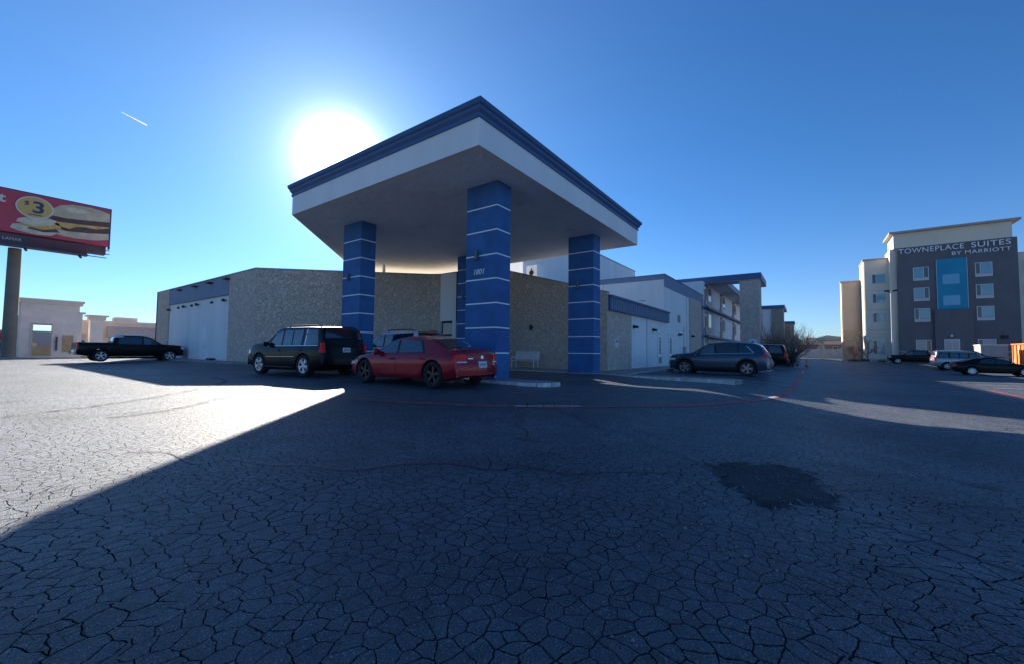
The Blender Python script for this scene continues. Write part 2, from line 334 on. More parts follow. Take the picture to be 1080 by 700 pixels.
class Car:
    def __init__(s, S):
        s.S = S; s.L = S['L']; s.W = S['W']/2; s.H = S['H']
        s.prof = S['prof']          # front (x large) -> rear: (x, z_top)
        xs = [p[0] for p in s.prof]; s.xf = max(xs); s.xr = min(xs)
        # densify
        d = []
        for (x0, z0), (x1, z1) in zip(s.prof, s.prof[1:]):
            n = max(1, int(math.ceil(math.hypot(x1-x0, z1-z0)/.09)))
            for i in range(n): d.append((lerp(x0,x1,i/n), lerp(z0,z1,i/n)))
        d.append(s.prof[-1])
        # light smoothing of the roofline, ends fixed
        for _ in range(S.get('smooth', 2)):
            d = [d[0]]+[((a[0]+2*b[0]+c[0])/4, (a[1]+2*b[1]+c[1])/4) for a, b, c in zip(d, d[1:], d[2:])]+[d[-1]]
        for i in range(1, len(d)):
            if d[i][0] >= d[i-1][0]: d[i] = (d[i-1][0]-.001, d[i][1])
        s.d = d
        s.asc = [(x, z) for x, z in reversed(d)]
    def ztop(s, x): return pl(s.asc, x)
    def width(s, x):
        e = s.S.get('endw', .90)
        f = max(0, (x-(s.xf-.9))/.9); r = max(0, ((s.xr+.7)-x)/.7)
        return s.W*(1-(1-e)*f**2.2)*(1-(1-s.S.get('rearw', .95))*r**2.2)
    def zbot(s, x):
        zb = s.S.get('zb', .24); f = max(0, (x-(s.xf-.6))/.6); r = max(0, ((s.xr+.7)-x)/.7)
        return zb + .06*f + .12*r
    def section(s, x, zt=None):
        zt = s.ztop(x) if zt is None else zt; w = s.width(x); zb = s.zbot(x)
        zt = max(zt, zb+.08)
        bl = pl(s.S['belt'], x); be = min(bl, zt-.06); be = max(be, zb+.02); h1 = be-zb
        zr = max(zt-.06, be+.005); roof = s.H
        k = min(1, max(0, (zr-be)/max(.1, roof-.06-bl)))
        sh = .045
        wt = w - sh - s.S.get('tumble', .2)*k
        cr = .035*min(1, (zt-zb)/.5)
        P = [(0,zb),(.82*w,zb),(w-.06,zb+.03),(w-.012,zb+.16*h1+.02),(w-.004,zb+.42*h1),(w,zb+.66*h1),(w-.012,zb+.88*h1),(w-sh,be)]
        P += [(lerp(w-sh,wt,.33), lerp(be,zr,.33)), (lerp(w-sh,wt,.66)+.01*k, lerp(be,zr,.66)), (wt,zr), (wt-.035,zt-.018), (wt-.12,zt), (wt*.5,zt+cr*.75), (0,zt+cr)]
        return P
    def warp(s, p):
        x, y, z = p; B = s.S.get('plan', .2); Rr = .75
        a = (abs(y)/s.W)**2.6
        if x > s.xf-Rr: x -= B*a*((x-(s.xf-Rr))/Rr)**1.5
        if x < s.xr+Rr: x += B*.75*a*(((s.xr+Rr)-x)/Rr)**1.5
        return (x, y, z)
    def side(s, x, z):
        P = s.section(x)[2:12]
        if z <= P[0][1]: return P[0][0]
        for (ya, za), (yb, zb) in zip(P, P[1:]):
            if z <= zb: return lerp(ya, yb, (z-za)/(zb-za) if zb > za else 0)
        return P[-1][0]
    def topz(s, x, y):
        P = s.section(x)[10:]; y = abs(y)
        for (ya, za), (yb, zb) in zip(P, P[1:]):
            if y >= yb: return lerp(za, zb, (ya-y)/(ya-yb) if ya > yb else 0)
        return P[-1][1]
    # patches -------------------------------------------------------
    def side_patch(s, mb, bot, top, off, sgn, n=10, m=4, skirt=.02):
        """panel between two (x,z) polylines, proud of the side by off"""
        def res(pl_, n):
            L = [0]
            for a, b in zip(pl_, pl_[1:]): L.append(L[-1]+math.hypot(b[0]-a[0], b[1]-a[1]))
            out = []
            for i in range(n+1):
                t = L[-1]*i/n; k = 0
                while k < len(L)-2 and t > L[k+1]: k += 1
                u = (t-L[k])/(L[k+1]-L[k]) if L[k+1] > L[k] else 0
                out.append((lerp(pl_[k][0],pl_[k+1][0],u), lerp(pl_[k][1],pl_[k+1][1],u)))
            return out
        B = res(bot, n); T = res(top, n); rows = []
        for j in range(m+1):
            r = []
            for i in range(n+1):
                x = lerp(B[i][0],T[i][0],j/m); z = lerp(B[i][1],T[i][1],j/m)
                r.append(s.warp((x, sgn*(s.side(x,z)+off), z)))
            rows.append(r)
        inn = lambda p: (p[0], p[1]-sgn*(off+skirt), p[2])
        rows = [[inn(p) for p in rows[0]]]+rows+[[inn(p) for p in rows[-1]]]
        rows = [[inn(r[0])]+r+[inn(r[-1])] if 0 < i < len(rows)-1 else [r[0]]+r+[r[-1]] for i, r in enumerate(rows)]
        if sgn > 0: rows = [r[::-1] for r in rows]
        mb.grid(rows)
    def top_patch(s, mb, x0, x1, y0, y1, off, n=12, m=10, frac=False, nx=1.0):
        """patch on the upper surface between stations x0..x1 (x1<x0); y as metres or fraction of the roof half width"""
        rows = []
        xs = [q[0] for q in s.d if x1 < q[0] < x0]; xs = [x0]+xs+[x1]
        for x in xs:
            P = s.section(x); wt = P[11][0]
            e = 1e-3; dz = (s.ztop(x+e)-s.ztop(x-e))/(2*e); l = math.hypot(1, dz); ox, oz = -dz/l*off, off/l
            r = []
            for j in range(m+1):
                y = lerp(y0, y1, j/m)*(wt if frac else 1)
                p = s.warp((x, y, s.topz(x, y))); r.append((p[0]+ox, p[1], p[2]+oz))
            rows.append(r)
        mb.grid(rows)
    def face_patch(s, mb, z0, z1, y0, y1, off, rear=True, m=8, n=4):
        """patch on the near-vertical nose or tail"""
        rows = []
        d = s.d[len(s.d)//2:] if rear else s.d[:len(s.d)//2][::-1]
        def xz(z):
            for a, b in zip(d, d[1:]):
                if (a[1]-z)*(b[1]-z) <= 0 and a[1] != b[1] and a[1] > b[1]:
                    return lerp(a[0], b[0], (z-a[1])/(b[1]-a[1]))
            return d[-1][0]
        sg = -1 if rear else 1
        for i in range(n+1):
            z = lerp(z0, z1, i/n); x = xz(z); r = []
            for j in range(m+1):
                y = lerp(y0, y1, j/m); p = s.warp((x, y, z)); r.append((p[0]+sg*off, p[1], p[2]))
            rows.append(r)
        # skirts
        inn = lambda p: (p[0]-sg*(off+.05), p[1], p[2])
        rows = [[inn(p) for p in rows[0]]]+rows+[[inn(p) for p in rows[-1]]]
        rows = [[inn(r[0])]+r+[inn(r[-1])] if 0 < i < len(rows)-1 else [r[0]]+r+[r[-1]] for i, r in enumerate(rows)]
        if rear: rows = rows[::-1]
        mb.grid(rows)
    def body(s):
        mb = MB(); rows = []
        for x, z in s.d:
            P = s.section(x, z)
            ring = [(x, y, zz) for y, zz in P]+[(x, -y, zz) for y, zz in P[-2:0:-1]]
            rows.append([s.warp(p) for p in ring])
        k = len(rows[0]); vs = [p for r in rows for p in r]; n = len(rows)
        fs = [(i*k+j, i*k+(j+1)%k, (i+1)*k+(j+1)%k, (i+1)*k+j) for i in range(n-1) for j in range(k)]
        fs += [tuple(range(k-1,-1,-1)), tuple(range((n-1)*k, n*k))]
        mb.add(vs, fs); return mb

def boolean_cut(me, cutters):
    o = bpy.data.objects.new('tmp', me); COL.objects.link(o); tmp = [o]
    for c in cutters:
        co = bpy.data.objects.new('tmpc', c); COL.objects.link(co); tmp.append(co)
        md = o.modifiers.new('b', 'BOOLEAN'); md.operation = 'DIFFERENCE'; md.object = co; md.solver = 'EXACT'; md.material_mode = 'TRANSFER'
    dg = bpy.context.evaluated_depsgraph_get(); dg.update()
    r = bpy.data.meshes.new_from_object(o.evaluated_get(dg))
    for q in tmp: bpy.data.objects.remove(q)
    r.polygons.foreach_set('use_smooth', [True]*len(r.polygons)); r.set_sharp_from_angle(angle=R(32)); return r

WH = {}
def wheel_meshes(r, wd, style, rimcol):
    key = (r, wd, style, rimcol)
    if key in WH: return WH[key]
    rr = r*(.66 if style != 'old' else .58)
    t = MB(); h = wd/2
    t.lathe([(rr,-h*.8),(rr+.02,-h),(r*.93,-h),(r*.985,-h*.8),(r,-h*.45),(r,h*.45),(r*.985,h*.8),(r*.93,h),(rr+.02,h),(rr,h*.8),(rr-.005,0),(rr,-h*.8)], 'y', 32)
    tm = t.mesh('tyre', CM['tyre'], 40, True)
    m = MB()                                # outer side is +y
    m.cur = 0; m.lathe([(0.001,h*.2),(rr*.9,h*.15),(rr*.93,h*.75),(rr,h*.82),(rr+.006,h*.7)], 'y', 32)
    m.cur = 1
    m.lathe([(rr*.90,h*.60),(rr*.93,h*.86),(rr*1.0,h*.90),(rr*1.02,h*.78)], 'y', 32)
    m.lathe([(.001,h*.80),(rr*.14,h*.78),(rr*.18,h*.62),(rr*.18,h*.2)], 'y', 20)
    ns = {'six': 6, 'twin': 5, 'five': 5, 'cap': 9, 'old': 6}[style]
    for i in range(ns):
        a0 = 2*PI*i/ns+.3
        ofs = (-.17, .17) if style in ('six', 'twin') else (0,)
        for of in ofs:
            wd0, wd1 = (.05, .045) if len(ofs) > 1 else ((.06,.085) if style == 'five' else (.045,.08))
            pts = []
            for rad, ww, aa in ((rr*.12, wd0, a0), (rr*.92, wd1, a0+of)):
                c_, s_ = math.cos(aa), math.sin(aa)
                for q in (-1, 1): pts.append((rad*c_-q*ww*s_/2, rad*s_+q*ww*c_/2))
            hi = h*.80; lo = h*.35
            a, b, d, c = pts
            V = []
            for z, (p, q, r_, s_) in ((lo, (a,b,c,d)), (hi, (a,b,c,d))):
                for pt in (p, q, r_, s_): V.append((pt[0], z, -pt[1]))
            m.add(V, [(0,1,2,3),(7,6,5,4),(0,4,5,1),(1,5,6,2),(2,6,7,3),(3,7,4,0)])
    rm = m.mesh('rim', [CM['darkrim'], CM[rimcol]], 35, True)
    WH[key] = (tm, rm); return WH[key]

def build_car(name, label, loc, heading, S, group=None, cat='car'):
    root = thing(name, label, cat, (loc[0], loc[1], loc[2] if len(loc) > 2 else gz(loc[0], loc[1])), heading, group)
    c = Car(S); P = S['paint']; rw = S['rw']; W = c.W
    low = S.get('low', False)
    body = c.body().mesh('body', [P, CM['under']], None, True)
    cut = []
    for wx in S['wheels']:
        for sg in (-1, 1):
            q = MB(); q.cyl((wx, sg*(W-.34), rw), (wx, sg*(W+.3), rw), rw+S.get('gap', .06), n=28); cm_ = q.mesh('c', CM['under'], None, True); cut.append(cm_)
    if S.get('bed'):
        bx0, bx1, bz = S['bed']; q = MB(); q.box(bx0, bx1, -(W-.17), W-.17, bz, 3); cut.append(q.mesh('c', CM['under'], None, True))
    body = boolean_cut(body, cut); body.name = 'body'
    put('body', body, root)
    # wheels
    tm, rm = wheel_meshes(rw, S.get('tw', .25), S['rim'], S.get('rimcol', 'alloy'))
    for wx in S['wheels']:
        for sg in (-1, 1):
            o = put('wheel', tm, root, (wx, sg*(W-.14), rw)); o.rotation_euler = (0, R(random.uniform(0,60)), 0 if sg > 0 else PI)
            put('rim', rm, o)
    P1 = lambda nm, mb, mt, sm=30, lab=None, par=None: part(nm, mb, mt, par or root, sm, True, lab, world=False)
    sides = (-1, 1)
    # arch trim
    if S.get('cladding'):
        for sg in sides:
            for wx in S['wheels']:
                mb = MB(); rows = []
                for rad, of in ((rw+.04,-.03),(rw+.045,.014),(rw+.10,.016),(rw+.115,.0)):
                    r = []
                    for i in range(25):
                        a = PI*i/24; x = wx+rad*math.cos(a); z = rw+rad*math.sin(a); r.append(c.warp((x, sg*(c.side(x, z)+of), z)))
                    rows.append(r)
                mb.grid(rows); P1('arch_trim', mb, CM['trim'])
            mb = MB(); x0, x1 = S['wheels'][1]+rw+.1, S['wheels'][0]-rw-.1
            c.side_patch(mb, [(x0,.27),(x1,.27)], [(x0,.43),(x1,.43)], .012, sg); P1('sill_trim', mb, CM['trim'])
    # doors
    if not low:
        for sg in sides:
            for dr in S['doors']:
                x0, x1, ztop_ = dr[0], dr[1], dr[2]
                zl = S.get('sill', .36)
                bot = []
                for i in range(13):
                    x = lerp(x0, x1, i/12); z = zl
                    for wx in S['wheels']:
                        if abs(x-wx) < rw+.12: z = max(z, rw+math.sqrt(max(0,(rw+.12)**2-(x-wx)**2)))
                    bot.append((x, z))
                top = [(x0+dr[3] if len(dr) > 3 else x0, ztop_-.015), (x1+(dr[4] if len(dr) > 4 else 0), ztop_-.02)]
                mb = MB(); c.side_patch(mb, bot, top, .007, sg, 14, 5); d = P1('door', mb, P)
                if dr[5] if len(dr) > 5 else True:
                    hm = MB(); hx = x0+.16; hz = ztop_-.13; hy = sg*(c.side(hx, hz)+.02)
                    p = c.warp((hx, hy, hz)); hm.box(p[0]-.10, p[0]+.10, p[1]-.018, p[1]+.018, p[2]-.02, p[2]+.02)
                    P1('handle', hm, CM[S.get('handle', 'trim')] if S.get('handle', 'trim') != 'paint' else P, par=d)
    # glass
    for sg in sides:
        for wq in S['windows']:
            mb = MB(); c.side_patch(mb, wq[0], wq[1], .006, sg, 8, 4, .01)
            P1('window', mb, CM[wq[2] if len(wq) > 2 else S.get('sideglass', 'glass')])
        if S.get('winline'):
            mb = MB(); b_, t_ = S['winline']; c.side_patch(mb, b_, t_, .003, sg, 24, 4, .01); P1('window_surround', mb, CM['trim'])
        for tq in S.get('chrome_strips', ()):
            mb = MB(); c.side_patch(mb, tq[0], tq[1], .012, sg, 14, 1, .01); P1('window_trim', mb, CM['chrome'])
        for tq in S.get('rubs', ()):
            mb = MB(); c.side_patch(mb, tq[0], tq[1], .016, sg, 10, 1, .012); P1('side_moulding', mb, P if len(tq) < 3 else CM[tq[2]])
    a, b = S['screen']; mb = MB(); c.top_patch(mb, a, b, -.92, .92, .006, frac=True); P1('windscreen', mb, CM[S.get('frontglass','glass')], 60)
    a, b = S['rearglass']; mb = MB(); c.top_patch(mb, a, b, -S.get('rgw', .9), S.get('rgw', .9), .006, frac=True); P1('rear_window', mb, CM['glass'], 60)
    for q in S.get('roofglass', ()):
        mb = MB(); c.top_patch(mb, q[0], q[1], -.6, .6, .005, frac=True); P1('sunroof', mb, CM['glass'], 60)
    # lights
    for sg in sides:
        y0, y1, z0, z1 = S['tail']; mb = MB(); mb.cur = 0
        if y0 < y1: c.face_patch(mb, z0, z1, sg*y0, sg*y1, .012) if sg > 0 else c.face_patch(mb, z0, z1, -y1, -y0, .012)
        if S.get('tailside'):
            xx, = S['tailside'][:1]; q0, q1 = S['tailside'][1] if len(S['tailside']) > 1 else (z0, z1)
            c.side_patch(mb, [(c.xr+.03, q0),(xx, q0)], [(c.xr+.03, q1),(xx, q1)], .012, sg, 5, 3)
        tl = P1('tail_light', mb, CM['red'])
        if S.get('taillamp'):
            q = S['taillamp']; mb = MB()
            a_, b_ = (sg*q[0], sg*q[1]) if sg > 0 else (-q[1], -q[0]); c.face_patch(mb, q[2], q[3], a_, b_, .018); P1('reversing_lamp', mb, CM['lamp'], par=tl)
        y0, y1, z0, z1 = S['head']; mb = MB()
        a_, b_ = (y0, y1) if sg > 0 else (-y1, -y0); c.face_patch(mb, z0, z1, a_, b_, .012, rear=False)
        if S.get('headside'): c.side_patch(mb, [(S['headside'], lerp(z0,z1,.3)),(c.xf-.03, z0)], [(S['headside'], z1),(c.xf-.03, z1)], .01, sg, 6, 3)
        P1('headlight', mb, CM['lamp'])
        # mirror
        mx, mz = S['mirror']; yy = c.side(mx, mz); mb = MB()
        prof = [(.001,-.11),(.07,-.10),(.095,-.03),(.095,.05),(.06,.105),(.001,.11)]
        mb.lathe(prof, 'z', 12, (0,0,0)); mb.v = [c.warp((mx+p[0]*.75, sg*(yy+.13+p[2]*1.0), mz+.03+p[1]*1.05)) for p in mb.v]
        mb.box(mx-.03, mx+.03, sg*(yy-.02), sg*(yy+.06), mz-.01, mz+.03)
        P1('mirror', mb, P if S.get('mirrorpaint', True) else CM['trim'])
    if S.get('grille'):
        y, z0, z1 = S['grille']; mb = MB(); c.face_patch(mb, z0, z1, -y, y, .012, rear=False); P1('grille', mb, CM['trim'])
    if S.get('plate'):
        y, z = S['plate']; 
        q = MB(); c.face_patch(q, z-.085, z+.085, y-.17, y+.17, .02); po = P1('licence_plate', q, CM['plate'])
        q = MB()
        for i in range(6): c.face_patch(q, z-.035, z+.03, y-.125+i*.043, y-.10+i*.043, .024, m=1, n=1)
        P1('plate_characters', q, CM['plateblue'], par=po)
    if S.get('platepanel'):
        y, z0, z1, mt = S['platepanel']; q = MB(); c.face_patch(q, z0, z1, -y, y, .008); P1('tailgate_trim', q, CM[mt] if mt != 'paint' else P)
    if S.get('bumper'):
        z0, z1, mt, of = S['bumper']; q = MB(); c.face_patch(q, z0, z1, -W*.90, W*.90, of, m=16); P1('rear_bumper', q, CM[mt] if mt != 'paint' else P)
    if S.get('lip'):
        q = MB(); z, = S['lip'][:1]; c.face_patch(q, z-.012, z+.035, -W*.80, W*.80, S['lip'][1], m=12); P1('spoiler_lip', q, P)
    if S.get('highlight'):
        z, = S['highlight']; q = MB(); c.face_patch(q, z-.02, z+.02, -.28, .28, .04); P1('brake_light', q, CM['red'])
    if S.get('emblem'):
        ey, ez = S['emblem']; q = MB(); c.face_patch(q, ez-.04, ez+.04, ey-.045, ey+.045, .02, m=2, n=2); P1('tailgate_emblem', q, CM['chrome'])
        q = MB(); 
        for i in range(5): c.face_patch(q, ez-.05, ez-.02, .36+i*.035, .385+i*.035, .018, m=1, n=1)
        P1('tailgate_badge', q, CM['chrome'])
    if S.get('exhaust'):
        for sg in sides:
            q = MB(); q.cyl((c.xr+.25, sg*W*.62, .30), (c.xr+.01, sg*W*.62, .29), .045, n=14); P1('exhaust_pipe', q, CM['chrome'])
    if S.get('rails'):
        x0, x1, mt = S['rails']
        for sg in sides:
            q = MB(); n = 10; pts = []
            for i in range(n+1):
                x = lerp(x0, x1, i/n); P_ = c.section(x); pts.append((x, sg*(P_[11][0]-.04), P_[12][1]+(.06 if 0 < i < n else .0)))
            for a_, b_ in zip(pts, pts[1:]): q.cyl(a_, b_, .02, n=8)
            P1('roof_rail', q, CM[mt])
    if S.get('step'):
        for sg in sides:
            q = MB(); x0, x1 = S['wheels'][1]+rw+.15, S['wheels'][0]-rw-.15; q.box(x0, x1, sg*(W-.10), sg*(W+.06), .33, .38); P1('running_board', q, CM[S['step']])
    if S.get('antenna'):
        q = MB(); x = S['antenna']; z = c.topz(x, 0); q.add([(x-.09,-.02,z),(x-.09,.02,z),(x+.09,0,z),(x-.06,0,z+.09)], [(0,1,2),(0,3,1),(1,3,2),(2,3,0)]); P1('roof_antenna', q, P)
    if S.get('bed'):
        q = MB(); bx0, bx1, bz = S['bed']; q.box(bx0+.01, bx0+.03, -(W-.19), W-.19, bz+.01, bz+.02); 
    if S.get('wiper'):
        q = MB(); x = S['wiper']; z = c.ztop(x); q.cyl((x-.05, 0, z+.03), (x-.02, .35, z+.05), .01, n=6); P1('rear_wiper', q, CM['trim'])
    q = MB(); q.box(S['wheels'][1]-.1, S['wheels'][0]+.1, -W+.36, W-.36, .2, .32); P1('chassis', q, CM['under'], None)
    return root

def spec_suv(paint_, L=5.18, W=2.04, H=1.89, wb=2.95, fo=1.03, rw=.40, **k):
    f = wb/2+fo; r = f-L; a, b = wb/2, -wb/2
    S = dict(L=L, W=W, H=H, paint=paint_, rw=rw, tw=.28, wheels=(a, b), zb=.30, tumble=.15, plan=.13, endw=.94, rearw=.97,
        prof=[(f,.40),(f-.005,.55),(f-.015,.84),(f-.05,1.08),(f-.13,1.17),(f-.6,1.24),(f-1.25,1.28),(f-1.42,1.32),(f-1.90,1.67),(f-2.08,1.79),(f-2.4,1.86),(f-3.2,H-.03),(r+1.2,H-.03),(r+.40,H-.05),(r+.27,1.82),(r+.14,1.36),(r+.10,1.14),(r+.055,1.04),(r+.045,.80),(r+.01,.74),(r,.58),(r+.03,.44)],
        belt=[(r,1.16),(b,1.14),(a,1.10),(f,1.0)], sill=.42,
        doors=[(a-1.50,a-.50,1.12,0,-.04),(b+.10,a-1.53,1.13,.10,0)],
        windows=[([(a-1.46,1.19),(a-.66,1.17)],[(a-1.46,1.74),(a-1.02,1.66)]),
                 ([(a-2.12,1.19),(a-1.56,1.19)],[(a-2.08,1.755),(a-1.56,1.75)]),
                 ([(b+.22,1.19),(a-2.2,1.19)],[(b+.20,1.755),(a-2.16,1.755)]),
                 ([(r+.34,1.20),(b+.06,1.19)],[(r+.55,1.74),(b+.06,1.755)])],
        winline=([(r+.25,1.165),(a-.55,1.14)],[(r+.48,1.78),(a-1.05,1.72)]),
        screen=(f-1.50,f-2.16), rearglass=(r+.30,r+.165), rgw=.93,
        tail=(W/2-.16,W/2-.03,.92,1.28), tailside=(r+.20,), head=(.55,.93,.80,1.0), headside=f-.30, mirror=(a-.62,1.20),
        grille=(.52,.66,1.0), plate=(0,1.0), bumper=(.46,.74,'paint',.05), highlight=(1.80,), rim='six', handle='paint', step='trim')
    S.update(k); return S
def spec_sedan(paint_, L=5.08, W=1.89, H=1.48, wb=3.05, fo=.98, rw=.355, **k):
    f = wb/2+fo; r = f-L; a, b = wb/2, -wb/2
    S = dict(L=L, W=W, H=H, paint=paint_, rw=rw, tw=.24, wheels=(a, b), zb=.20, tumble=.25, plan=.26, endw=.88, rearw=.94,
        prof=[(f,.30),(f-.003,.48),(f-.03,.66),(f-.10,.74),(f-.5,.84),(f-1.15,.93),(f-1.35,.97),(f-1.95,1.28),(f-2.25,1.39),(f-2.7,H-.03),(f-3.1,H-.025),(r+1.75,H-.08),(r+1.30,1.36),(r+.72,1.13),(r+.52,1.075),(r+.10,1.05),(r+.07,.99),(r+.05,.72),(r+.01,.66),(r,.48),(r+.04,.34)],
        belt=[(r,.92),(b,.94),(b+.5,.93),(a,.86),(f,.72)], sill=.33,
        doors=[(a-1.52,a-.52,.915,0,-.02),(b+.22,a-1.55,.93,.06,0)],
        windows=[([(a-1.50,.96),(a-.62,.94)],[(a-1.42,1.37),(a-1.18,1.31)]),
                 ([(b+.42,.985),(a-1.60,.965)],[(b+.66,1.30),(a-1.52,1.375)])],
        winline=([(b+.30,.965),(a-.50,.925)],[(b+.60,1.325),(a-1.20,1.345)]),
        screen=(f-1.40,f-2.16), rearglass=(r+1.42,r+.58), rgw=.88,
        tail=(W/2-.34,W/2-.06,.74,.93), tailside=(r+.16,), head=(.5,.85,.56,.68), headside=f-.35, mirror=(a-.70,.95),
        grille=(.45,.42,.64), plate=(0,.60), bumper=(.36,.62,'paint',.012), rim='five', handle='trim', exhaust=True, gap=.055)
    S.update(k); return S
def spec_cross(paint_, L=4.95, W=1.95, H=1.76, wb=2.93, fo=.98, rw=.395, **k):
    f = wb/2+fo; r = f-L; a, b = wb/2, -wb/2
    S = dict(L=L, W=W, H=H, paint=paint_, rw=rw, tw=.25, wheels=(a, b), zb=.24, tumble=.22, plan=.28, endw=.86, rearw=.93,
        prof=[(f,.36),(f-.005,.56),(f-.03,.80),(f-.10,.98),(f-.50,1.08),(f-1.15,1.14),(f-1.36,1.18),(f-1.95,1.54),(f-2.25,1.67),(f-2.8,H-.035),(f-3.4,H-.03),(r+.75,H-.10),(r+.45,1.56),(r+.22,1.22),(r+.13,1.10),(r+.05,.92),(r+.03,.74),(r,.60),(r+.04,.42)],
        belt=[(r,1.14),(b,1.10),(a,1.02),(f,.88)], sill=.40, cladding=True,
        doors=[(a-1.52,a-.50,1.05,0,-.02),(b+.14,a-1.55,1.08,.12,0)],
        windows=[([(a-1.47,1.12),(a-.62,1.09)],[(a-1.42,1.60),(a-1.02,1.52)],'clear'),
                 ([(b+.42,1.15),(a-1.57,1.12)],[(b+.42,1.62),(a-1.52,1.61)]),
                 ([(b-.22,1.19),(b+.36,1.155)],[(b+.02,1.56),(b+.36,1.62)])],
        winline=([(b-.34,1.16),(a-.50,1.07)],[(b+.02,1.59),(a-1.08,1.57)]),
        chrome_strips=[([(b-.30,1.155),(a-.52,1.06)],[(b-.30,1.18),(a-.52,1.08)]),([(b-.34,1.165),(b-.02,1.52)],[(b-.28,1.175),(b+.05,1.52)])],
        screen=(f-1.46,f-2.24), rearglass=(r+.56,r+.19), rgw=.86,
        tail=(W/2-.42,W/2-.06,.95,1.08), tailside=(r+.30,), head=(.5,.88,.74,.86), headside=f-.42, mirror=(a-.66,1.12),
        grille=(.5,.50,.80), plate=(0,.78), rim='twin', rimcol='darkrim', handle='paint', antenna=r+.9, exhaust=True)
    S.update(k); return S
def spec_pickup(paint_, L=5.84, W=2.03, H=1.87, wb=3.65, fo=.95, rw=.40, **k):
    f = wb/2+fo; r = f-L; a, b = wb/2, -wb/2; cb = b+.62   # cab back
    S = dict(L=L, W=W, H=H, paint=paint_, rw=rw, tw=.27, wheels=(a, b), zb=.36, tumble=.20, plan=.12, endw=.93, rearw=.98, smooth=1,
        prof=[(f,.46),(f-.005,.6),(f-.02,.85),(f-.06,1.06),(f-.15,1.13),(f-.6,1.18),(f-1.2,1.21),(f-1.4,1.25),(f-1.98,1.66),(f-2.2,1.78),(f-2.5,1.84),(cb+.35,H-.035),(cb+.08,H-.09),(cb-.04,1.32),(cb-.07,1.30),(r+.06,1.30),(r+.03,1.27),(r+.025,.80),(r-.0,.76),(r-.01,.60),(r+.03,.52)],
        belt=[(r,1.20),(cb,1.18),(a,1.10),(f,1.0)], sill=.46,
        doors=[(a-1.52,a-.52,1.14,0,-.02),(cb+.12,a-1.55,1.15)],
        windows=[([(a-1.48,1.21),(a-.66,1.19)],[(a-1.46,1.73),(a-1.06,1.66)],'clear'),
                 ([(cb+.22,1.22),(a-1.58,1.21)],[(cb+.30,1.74),(a-1.56,1.74)])],
        winline=([(cb+.14,1.185),(a-.55,1.16)],[(cb+.24,1.77),(a-1.08,1.70)]),
        screen=(f-1.44,f-2.16), rearglass=(cb+.065,cb-.025), rgw=.8,
        tail=(W/2-.17,W/2-.02,.86,1.22), tailside=(r+.10,), head=(.6,.94,.84,1.06), headside=f-.22, mirror=(a-.64,1.22), mirrorpaint=False,
        grille=(.58,.68,1.06), plate=(0,.66), bumper=(.50,.74,'chrome',.10), rim='five', handle='trim', bed=(r+.07, cb-.10, .82), gap=.09)
    S.update(k); return S
# ------------------------------------------------------------------ ground
def gz(x, y):
    dip = -.42*ss((3.2-y)/5)*ss((x-2)/9)*(1-ss((x-48)/26))*(1-ss((-y-25)/18))
    rise = (.11*ss((x-6)/4)*ss((y-4)/4)+.08*ss((y-18)/7)*ss((x-2)/7))*(1-ss((y-48)/8))*(1-ss((x-60)/20))
    return dip+rise
mb = MB()
xs = [-60+i*3 for i in range(20)]+[i*.5 for i in range(0, 120)]+[60+i*1.0 for i in range(0, 16)]+[76+i*4 for i in range(1, 10)]
ys = [-60+i*3 for i in range(12)]+[-24+i*1.0 for i in range(0, 9)]+[-15+i*.5 for i in range(0, 54)]+[12+i*1.0 for i in range(0, 40)]+[52+i*1.5 for i in range(1, 6)]
rows = [[(x, y, gz(x, y)) for y in ys] for x in xs]
mb.grid([r[::-1] for r in rows]); struct('parking_lot', mb, M_['asphalt'], smooth=60)
X0, X1, Y0, Y1 = xs[0], xs[-1], ys[0], ys[-1]
mb = MB(); F = 2500
mb.quad((-F,-F,-.01),(F,-F,-.01),(F,Y0,-.01),(-F,Y0,-.01)); mb.quad((-F,Y1,-.01),(F,Y1,-.01),(F,F,-.01),(-F,F,-.01))
mb.quad((-F,Y0,-.01),(X0,Y0,-.01),(X0,Y1,-.01),(-F,Y1,-.01)); mb.quad((X1,Y0,-.01),(F,Y0,-.01),(F,Y1,-.01),(X1,Y1,-.01))
struct('ground', mb, M_['ground'])

def ribbon(pts, wd, z=.006, step=.35):
    """strip draped over the lot"""
    P = []
    for a, b in zip(pts, pts[1:]):
        n = max(1, int(math.hypot(b[0]-a[0], b[1]-a[1])/step))
        for i in range(n): P.append((lerp(a[0],b[0],i/n), lerp(a[1],b[1],i/n)))
    P.append(pts[-1]); rows = []
    for i, p in enumerate(P):
        a = P[max(0,i-1)]; b = P[min(len(P)-1,i+1)]; d = Vector((b[0]-a[0], b[1]-a[1])).normalized(); n = Vector((-d.y, d.x))*wd/2
        rows.append([(p[0]+n.x, p[1]+n.y, gz(p[0]+n.x,p[1]+n.y)+z), (p[0]-n.x, p[1]-n.y, gz(p[0]-n.x,p[1]-n.y)+z)])
    return rows
def spline(pts, k=6):
    out = []
    for i in range(len(pts)-1):
        p0 = pts[max(0,i-1)]; p1 = pts[i]; p2 = pts[i+1]; p3 = pts[min(len(pts)-1,i+2)]
        for j in range(k):
            t = j/k; out.append(tuple(.5*((2*p1[q])+(-p0[q]+p2[q])*t+(2*p0[q]-5*p1[q]+4*p2[q]-p3[q])*t*t+(-p0[q]+3*p1[q]-3*p2[q]+p3[q])*t**3) for q in (0,1)))
    out.append(pts[-1]); return out
redpts = spline([(5.35,8.5),(5.82,6.95),(6.72,4.85),(7.67,3.64),(9.0,2.51),(10.53,1.86),(13.18,1.13),(16.49,.67),(24.75,.45),(40,.35),(52.9,.2)])
